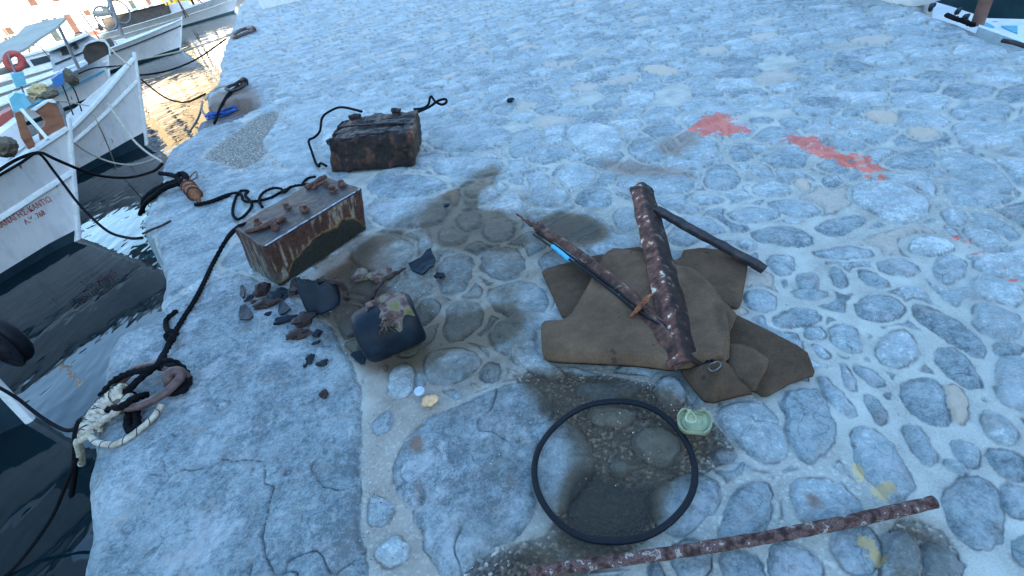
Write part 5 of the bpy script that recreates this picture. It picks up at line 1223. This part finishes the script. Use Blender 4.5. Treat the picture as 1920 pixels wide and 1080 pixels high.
def life_ring():
    o = atd(27, 115, 10.5); ex = atd(45, 113, 10.5) - o; ez = atd(23, 97, 10.5) - o
    P = [o + ex * math.cos(a) * .80 + ez * math.sin(a) * .82 for a in np.arange(28) * math.pi / 14]
    root = thing('life_ring', 'faded red life ring hung up against the bright waterfront', 'life ring', o); V, F = tube(P, .043, 12, closed=True); mk('ring', V, F, M['buoy'], root)
    V, F = tube([o + ex * math.cos(a) * (.98 + .06 * math.cos(4 * a)) + ez * math.sin(a) * (1.0 + .06 * math.cos(4 * a)) for a in np.arange(40) * math.pi / 20], .007, 6, closed=True); mk('grab_line', V, F, M['rope_beige'], root)
    V, F = tube(np.array([atd(14, 100, 10.4), atd(28, 135, 10.4), atd(45, 175, 10.3)]), .012, 6); mk('stay', V, F, M['steel'], root)
life_ring()
def gear():
    def bx(name, label, cat, L, dist, depth, mat):
        P = np.array([atd(x, y, dist) for x, y in L]); c = P.mean(0); away = np.array([c[0], c[1], 0]); away = away / np.linalg.norm(away) * depth; k = len(P)
        V = list(P) + list(P + away); F = [tuple(range(k)), tuple(reversed(range(k, 2 * k)))] + [(i, i + k, (i + 1) % k + k, (i + 1) % k) for i in range(k)]
        return tag(mk(name, V, F, M[mat], smooth=False), label, cat)
    bx('fish_crate', 'dark blue plastic crate on deck below the wheelhouse', 'crate', [(96, 150), (104, 166), (120, 158), (118, 137), (112, 138)], 9.6, .4, 'crate_blue')
    bx('cooler_box', 'turquoise box with a white band between the life ring and the brown board', 'box', [(17, 186), (25, 208), (40, 214), (58, 196), (46, 176), (28, 174)], 7.6, .35, 'cyan')
    bx('red_board', 'faded red-brown upright board beside the turquoise box', 'board', [(27, 212), (40, 260), (60, 290), (66, 270), (50, 235), (42, 208)], 7.3, .06, 'plywood')
    bx('red_hatch', 'faded red hatch at the far left behind the lettered boat', 'hatch', [(-6, 226), (0, 244), (28, 226), (22, 205), (4, 214)], 8.2, .4, 'red_paint')
    bx('white_locker', 'white locker at the left frame edge below the faded red hatch', 'locker', [(-20, 262), (14, 300), (50, 272), (34, 226), (0, 252)], 7.6, .5, 'boat_white')
    bx('storage_box', 'blue and white box on deck left of the yellow net heap', 'box', [(20, 140), (30, 165), (50, 158), (44, 135)], 10, .4, 'cyan')
    for (x, y, dist, rx, rz, mt, lb) in ((72, 171, 9.2, .14, .10, 'net', 'yellow net heap on deck left of the blue crate'), (132, 145, 10.2, .12, .12, 'net_dark', 'brown and green net heap on deck right of the blue crate'),
        (92, 178, 8.8, .13, .05, 'net_dark', 'grey-brown net heap under the blue crate'), (6, 275, 6.6, .12, .10, 'net_dark', 'dark rope heap on the lettered boat at the left frame edge')):
        V, F = blob(atd(x, y, dist), (rx * .75, rx * .75, rz * .8), int(x), 20, .5, soft=True); tag(mk('net_heap', V, F, M[mt]), lb, 'net')
    V, F = tube(np.array([atd(40, 205, 7.2), atd(76, 245, 7.0), atd(90, 262, 6.9)]), .016, 8); tag(mk('boat_hook', V, F, M['boat_trim']), 'thin white pole leaning behind the brown stem board', 'pole')
gear()
# ---- nearest boat, only its bow and tyre fender reach the frame
E_ = Boat('fishing_boat', 'dark-bottomed white boat showing only its bow tip at the left frame edge, near the tyre', at(52, 790, WATER), (-.94, -.34), L=8, B=3.4, hb=.85, hm=.8, rake=.12, bot='antifoul', boot=.3)
E_.box('stem_block', -.1, .5, -.12, .12, .5, .9, 'dark_board'); E_.cabin(1.6, 6.5, 1.3, .7, 3.6, wins=3)  # tall unseen wheelhouse, sized to darken the reflection in the near water
def tyre():
    c = at(3, 634, -.22); root = thing('tyre_fender', 'black tyre fender hanging at the left frame edge over dark water', 'tyre', c)
    ex = at(40, 634, -.22) - c; n = np.cross([0, 0, 1.], ex); n /= np.linalg.norm(n); ex = ex / np.linalg.norm(ex) * .11; ez = np.array([0, 0, .145])
    P = [c + ex * math.cos(a) + ez * math.sin(a) for a in np.arange(30) * math.pi / 15]
    V, F = tube(P, .050, 14, closed=True); mk('casing', V, F, M['rubber'], root)
    for rr, th in ((1.34, .010), (1.22, .008)):
        V, F = tube([c + ex * math.cos(a) * rr + ez * math.sin(a) * rr + n * -.05 for a in np.arange(30) * math.pi / 15], th, 6, closed=True); mk('tread_rib', V, F, M['rubber'], root)
    V, F = tube([c + [0, 0, .2], c + [-.05, .0, .6]], .012, 6); mk('hanger', V, F, M['rope_black'], root)
tyre()
def nearpiece():
    P = [(-40, 640), (0, 690), (12, 700), (26, 728), (0, 742), (-40, 760)]
# ---- mooring lines
def line(label, L, r, mat, name='mooring_line'):
    V, F = tube(np.array([at(*q) for q in L]), r, 7, strands=0, smooth=.06)
    tag(mk(name, V, F, M[mat]), label, 'rope', 'mooring lines from the boats to the quay')
line('black mooring line from the lettered bow steeply down to the quay edge', [(-20, 340, .28), (40, 305, .3), (72, 288, .32), (104, 325, .12), (150, 385, -.12), (200, 432, -.28), (240, 446, -.25), (266, 446, -.12)], .012, 'rope_black')
line('thick black mooring line sagging from the lettered bow to the knotted ropes', [(-10, 325, .3), (30, 300, .3), (72, 286, .32), (100, 297, .25), (150, 318, .05), (190, 330, -.15), (240, 333, -.35), (285, 322, -.25), (304, 308, -.05)], .015, 'rope_black')
line('white mooring line from the middle of the plain white boat rail to the quay', [(203, 193, .35), (225, 228, .2), (250, 262, .05), (275, 285, -.05), (302, 302, -.02)], .012, 'rope_white')
line('thin beige line hanging down the side of the plain white boat', [(175, 215, .3), (190, 245, .1), (207, 285, -.3), (218, 315, -.7)], .008, 'rope_beige')
line('beige mooring line curving low along the plain white boat waterline', [(136, 266, .0), (165, 286, -.2), (205, 303, -.4), (245, 309, -.45), (280, 302, -.3), (300, 293, -.1)], .012, 'rope_beige')
line('dark mooring line from the plain white bow to the notch', [(266, 150, .2), (300, 177, .0), (325, 189, -.15), (352, 191, -.2), (385, 176, -.02)], .014, 'rope_black')
line('pale green line stretched from the white boats to the distant ring', [(200, 128, -.1), (262, 112, -.1), (330, 98, -.1), (385, 82, -.05), (420, 70, -.02), (440, 60, .03)], .022, 'rope_white')
line('dark line below the pale green one, running to the quay edge', [(240, 138, .1), (272, 140, -.15), (320, 131, -.35), (370, 110, -.3), (425, 72, -.02)], .022, 'rope_black')
line('black line from the near bow tip across the water to the spliced rope', [(-10, 722, -.25), (30, 745, -.3), (75, 780, -.35), (120, 806, -.25), (151, 800, -.05)], .009, 'rope_black')
line('black line dropping from the big slab edge into the lower left water', [(143, 862, -.1), (125, 905, -.4), (100, 965, -.6), (60, 1025, -.74), (20, 1072, -.79), (-40, 1120, -.83)], .008, 'rope_black')
line('dark line from the net heap across to behind the plain white bow', [(148, 138, .6), (175, 128, .5), (215, 124, .4), (240, 124, .3)], .012, 'rope_black')
line('dark line from the net heap over the striped hull', [(112, 150, .5), (122, 172, .3), (137, 215, .1)], .010, 'rope_black')
line('second dark line over the striped hull, right of the first', [(128, 150, .5), (141, 172, .3), (153, 208, .1)], .010, 'rope_black')
line('thin white line from the brown stem board to the plain white boat rail', [(104, 189, .6), (135, 193, .45), (168, 199, .35)], .008, 'rope_white')
line('white line from the plain white bow up to the brown rounded board', [(244, 124, .5), (225, 108, .6), (208, 92, .7)], .014, 'rope_white')
# ---- right-hand side beyond the quay
def right_side():
    m = 'boat_white'
    root = thing('motor_boat', 'white flat-decked boat with light blue patches moored beyond the right edge', 'boat', at(1850, 40, -.3))
    def slab(name, L, z, th, mat):
        P = [at(x, y, z) for x, y in L]; k = len(P); V = P + [p - [0, 0, th] for p in P]; F = [tuple(range(k)), tuple(reversed(range(k, 2 * k)))] + [(i, i + k, (i + 1) % k + k, (i + 1) % k) for i in range(k)]
        return mk(name, V, F, M[mat], root, smooth=False)
    slab('hull', [(1715, 24), (1790, 46), (1850, 72), (1920, 96), (2020, 130), (2040, 62), (1925, 36), (1850, 34), (1790, 14), (1722, -6)], -.28, .5, m)
    for L in ([(1836, 45), (1850, 42), (1866, 50), (1852, 55)], [(1878, 48), (1908, 48), (1908, 62), (1884, 52)]): slab('deck_patch', L, -.272, .01, 'cyan')
    slab('coaming', [(1834, 50), (1880, 66), (1925, 82), (1925, 76), (1880, 60), (1836, 46)], -.18, .12, 'boat_trim')
    P0 = at(1832, 47, -.22); 
    V, F = tube([P0, P0 + np.array([0, 0, 3.0])], .045, 12); o = tag(mk('mast', V, F, M['mast']), 'reddish brown wooden mast rising beyond the right quay edge', 'mast')
    V, F = tube([at(1880, 76, -.05), at(1902, 80, -.05), at(1945, 94, -.05)], .014, 8); tag(mk('dark_rod', V, F, M['iron_dark']), 'thin dark rod along the white boat at the right frame edge', 'rod')
    R2 = Boat('fishing_boat', 'dark green boat with white rail behind the brown mast', (6.3, 1.6, 0), (.10, .99), L=10, B=2.6, hb=1.15, hm=.95, rake=.5, hull='green_hull', bot='green_hull')
    R2.cabin(4.5, 7, .8, .9, 2.4, wins=2)
    for x, y, s_ in ((1745, 17, 1), (1795, 25, 1), (1810, 36, 1)):
        V, F = tube([at(x, y, -.02), at(x + 1, y - 6, .03), at(x + 6, y - 6, .03)], .018, 7, smooth=.03); mk('cleat', noisy(V, .01, 20, 2), F, M['dark_line'], root)
    rope_thing('mooring_rope', 'dark rope lying along the right quay edge before the white boat', [[(1775, 28, .01), (1790, 34, .03), (1808, 40, .02), (1818, 45, .0), (1826, 47, -.03)]], .014, M['rope_black'])
right_side()
def white_blocks():
    def blk(L, back, h, label):
        p = [at(x, y, 0.0) for x, y in L]; d = p[1] - p[0]; n = np.array([-d[1], d[0], 0]); n = n / np.linalg.norm(n) * back
        if n[:2] @ p[0][:2] < 0: n = -n
        b = [p[0], p[1], p[1] + n, p[0] + n]; b = [q - [0, 0, .03] for q in b]; t = [q + [0, 0, h] for q in b]
        sz = (np.linalg.norm(d), back, h); U, F = rbox(max(.06, sz[0] / 14), sz, .05)
        m = pm('whitewash', [(.3, (.55, .55, .53)), (.7, (.74, .73, .70))], 6, .9, bmp=.5, bdist=.01)
        tag(mk('white_block', noisy(trilin(U, b, t), .02, 3, 4), F, m), label, 'stone block')
    blk([(1575, -9), (1708, 10)], .4, .45, 'whitewashed block on the quay by the right-hand boats')
    blk([(490, 18), (590, -6)], 2.0, 1.2, 'whitewashed block at the far end of the quay near the long white boat')
white_blocks()

# ---- sunlit waterfront across the harbour
def waterfront():
    a = at(-60, 162, WATER)[:2]; c = at(330, 38, WATER)[:2]; d = c - a; L = np.linalg.norm(d); d /= L; n = np.array([-d[1], d[0]]); n = n if n @ a > 0 else -n
    W = lambda u, v, z: np.array([*(a + d * u + n * v), z])
    ms = pm('pale_sunlit_paving', [(.3, (.42, .38, .32)), (.7, (.6, .56, .5))], .8, .9, bmp=0)
    mb = MB(); mb.hexa([W(-40, 0, -2), W(L + 140, 0, -2), W(L + 140, 60, -2), W(-40, 60, -2)], [W(-40, 0, .1), W(L + 140, 0, .1), W(L + 140, 60, .1), W(-40, 60, .1)])
    tag(mb.mk('waterfront_pavement', ms, smooth=False), kind='structure')
    walls = {'white': (.78, .76, .72), 'cream': (.72, .62, .42), 'pink': (.74, .62, .54), 'ochre': (.72, .60, .40), 'stone': (.45, .40, .33)}
    mw = {k: pm(k + '_render', [(.3, tuple(q * .9 for q in v)), (.7, v)], 1.2, .9, bmp=.2) for k, v in walls.items()}
    roofm = pm('terracotta_roof', [(.3, (.52, .42, .34)), (.7, (.64, .54, .46))], 6, .9, bmp=.5, bdist=.03)
    shut = pm('brown_shutter', [(.3, (.05, .03, .025)), (.7, (.09, .05, .04))], 4, .7, bmp=0); 
    spec = [(-30, 12, 7, 'cream', 'cream house with brown shutters, leftmost on the waterfront'), (-16, 10, 9, 'white', 'tall white house with brown shutters and tiled roof'), (-4, 11, 6.5, 'white', 'low white house with wide doorway behind the life ring'),
            (9, 9, 8, 'pink', 'pinkish house right of the low white one'), (20, 13, 6, 'white', 'long white waterfront house with many windows'), (35, 11, 8, 'ochre', 'ochre house near the yellow van'), (48, 14, 7, 'white', 'white corner house behind the masts'), (64, 14, 9, 'stone', 'stone house farthest right on the waterfront'),
            (80, 16, 8, 'cream', 'pale yellow house past the stone one'), (98, 16, 9, 'ochre', 'wide orange house at the end of the waterfront')]
    for (u, wd, h, k, lb) in spec:
        root = thing('house', lb, 'house', W(u + wd / 2, 10, .1), 'houses along the far waterfront')
        mb = MB(); mb.hexa([W(u, 9, .1), W(u + wd, 9, .1), W(u + wd, 18, .1), W(u, 18, .1)], [W(u, 9, h), W(u + wd, 9, h), W(u + wd, 18, h), W(u, 18, h)]); mb.mk('wall', mw[k], root, smooth=False)
        mb = MB(); e = .4; q = [W(u - e, 8.6, h + .01), W(u + wd + e, 8.6, h + .01), W(u + wd + e, 18.4, h + .01), W(u - e, 18.4, h + .01), W(u - e, 13.5, h + 1.7), W(u + wd + e, 13.5, h + 1.7)]
        mb.add(q, [(0, 1, 5, 4), (2, 3, 4, 5), (0, 4, 3), (1, 2, 5), (3, 2, 1, 0)]); mb.mk('roof', roofm, root, smooth=False)
        nf = 2 if h < 8 else 3; nw = max(3, int(wd / 3))
        for f in range(nf):
            for i in range(nw):
                x = u + wd * (i + .5) / nw; z = .9 + f * 2.6; hh = 1.3
                if f == 0: z = .12; hh = 2.1
                mb = MB(); mb.hexa([W(x - .5, 8.93, z), W(x + .5, 8.93, z), W(x + .5, 9.1, z), W(x - .5, 9.1, z)], [W(x - .5, 8.93, z + hh), W(x + .5, 8.93, z + hh), W(x + .5, 9.1, z + hh), W(x - .5, 9.1, z + hh)])
                mb.mk('door' if f == 0 else 'window', shut if (i + f) % 3 else M['glass'], root, smooth=False)
    def vehicle(u, v, lw, hh, mt, lb, nm='parked_car', cat='car'):
        root = thing(nm, lb, cat, W(u, v, .1)); w2 = .85
        prof = [(-.5, .25), (-.5, .62), (-.33, .68), (-.24, 1.0), (.18, 1.0), (.30, .66), (.5, .58), (.5, .25)] if cat == 'car' else [(-.5, .2), (-.5, .96), (-.45, 1.0), (.30, 1.0), (.42, .6), (.5, .52), (.5, .2)]
        k = len(prof); V = [W(u + x * lw, v - w2, .1 + y * hh) for x, y in prof] + [W(u + x * lw, v + w2, .1 + y * hh) for x, y in prof]
        F = [tuple(range(k)), tuple(reversed(range(k, 2 * k)))] + [(i, (i + 1) % k, (i + 1) % k + k, i + k) for i in range(k)]
        mk('body', V, F, mt, root, smooth=False)
        mb = MB(); mb.hexa([W(u - .26 * lw, v - w2 - .01, .1 + .68 * hh), W(u + .24 * lw, v - w2 - .01, .1 + .68 * hh), W(u + .24 * lw, v - w2 + .05, .1 + .68 * hh), W(u - .26 * lw, v - w2 + .05, .1 + .68 * hh)],
            [W(u - .22 * lw, v - w2 - .01, .1 + .93 * hh), W(u + .17 * lw, v - w2 - .01, .1 + .93 * hh), W(u + .17 * lw, v - w2 + .05, .1 + .93 * hh), W(u - .22 * lw, v - w2 + .05, .1 + .93 * hh)]); mb.mk('window', M['glass'], root, smooth=False)
        for x in (-.32, .32):
            c = W(u + x * lw, v - w2 - .05, .42); t = np.array([n[0], n[1], 0]) * .12; V, F = tube([c, c + t], .32, 14); mk('wheel', V, F, M['rubber'], root)
    P = lambda nme, c: pm(nme, [(.3, tuple(q * .9 for q in c)), (.7, c)], 2, .3, bmp=0)
    vehicle(38, 3.5, 4.8, 2.1, P('yellow_paint', (.75, .50, .06)), 'yellow van parked on the sunlit waterfront', 'parked_van', 'van')
    vehicle(46, 3.5, 4.3, 1.5, P('grey_paint', (.2, .2, .21)), 'dark grey car parked right of the yellow van')
    vehicle(22, 4, 4.2, 1.5, P('white_paint', (.75, .75, .75)), 'white car parked between the masts')
    vehicle(10, 4.2, 4.2, 1.45, P('silver_paint', (.45, .46, .47)), 'silver car parked behind the awning mast')
    tr = thing('tree', 'small yellow-green tree at the far left of the waterfront', 'tree', W(-6, 7, .1))
    V, F = tube([W(-6, 7, .1), W(-6, 7, 2.6)], [.16, .1], 8); mk('trunk', V, F, M['dark_board'], tr)
    V = []; F = []; r2 = random.Random(3)
    for _ in range(1500):
        th, ph = r2.random() * 6.28, math.acos(r2.uniform(-1, 1)); rr = 1.5 * r2.random() ** .4 * (1 + .3 * math.sin(th * 3)); p = W(-6, 7, 3.6) + np.array([math.cos(th) * math.sin(ph), math.sin(th) * math.sin(ph), .8 * math.cos(ph)]) * rr
        a_ = np.array([r2.gauss(0, .12) for _ in range(3)]); b_ = np.array([r2.gauss(0, .12) for _ in range(3)]); q = len(V); V += [p, p + a_, p + a_ + b_, p + b_]; F.append((q, q + 1, q + 2, q + 3))
    mk('crown', V, F, pm('yellow_green_leaves', [(.3, (.08, .10, .02)), (.7, (.18, .17, .04))], 4, .8, bmp=0), tr, smooth=False)
waterfront()
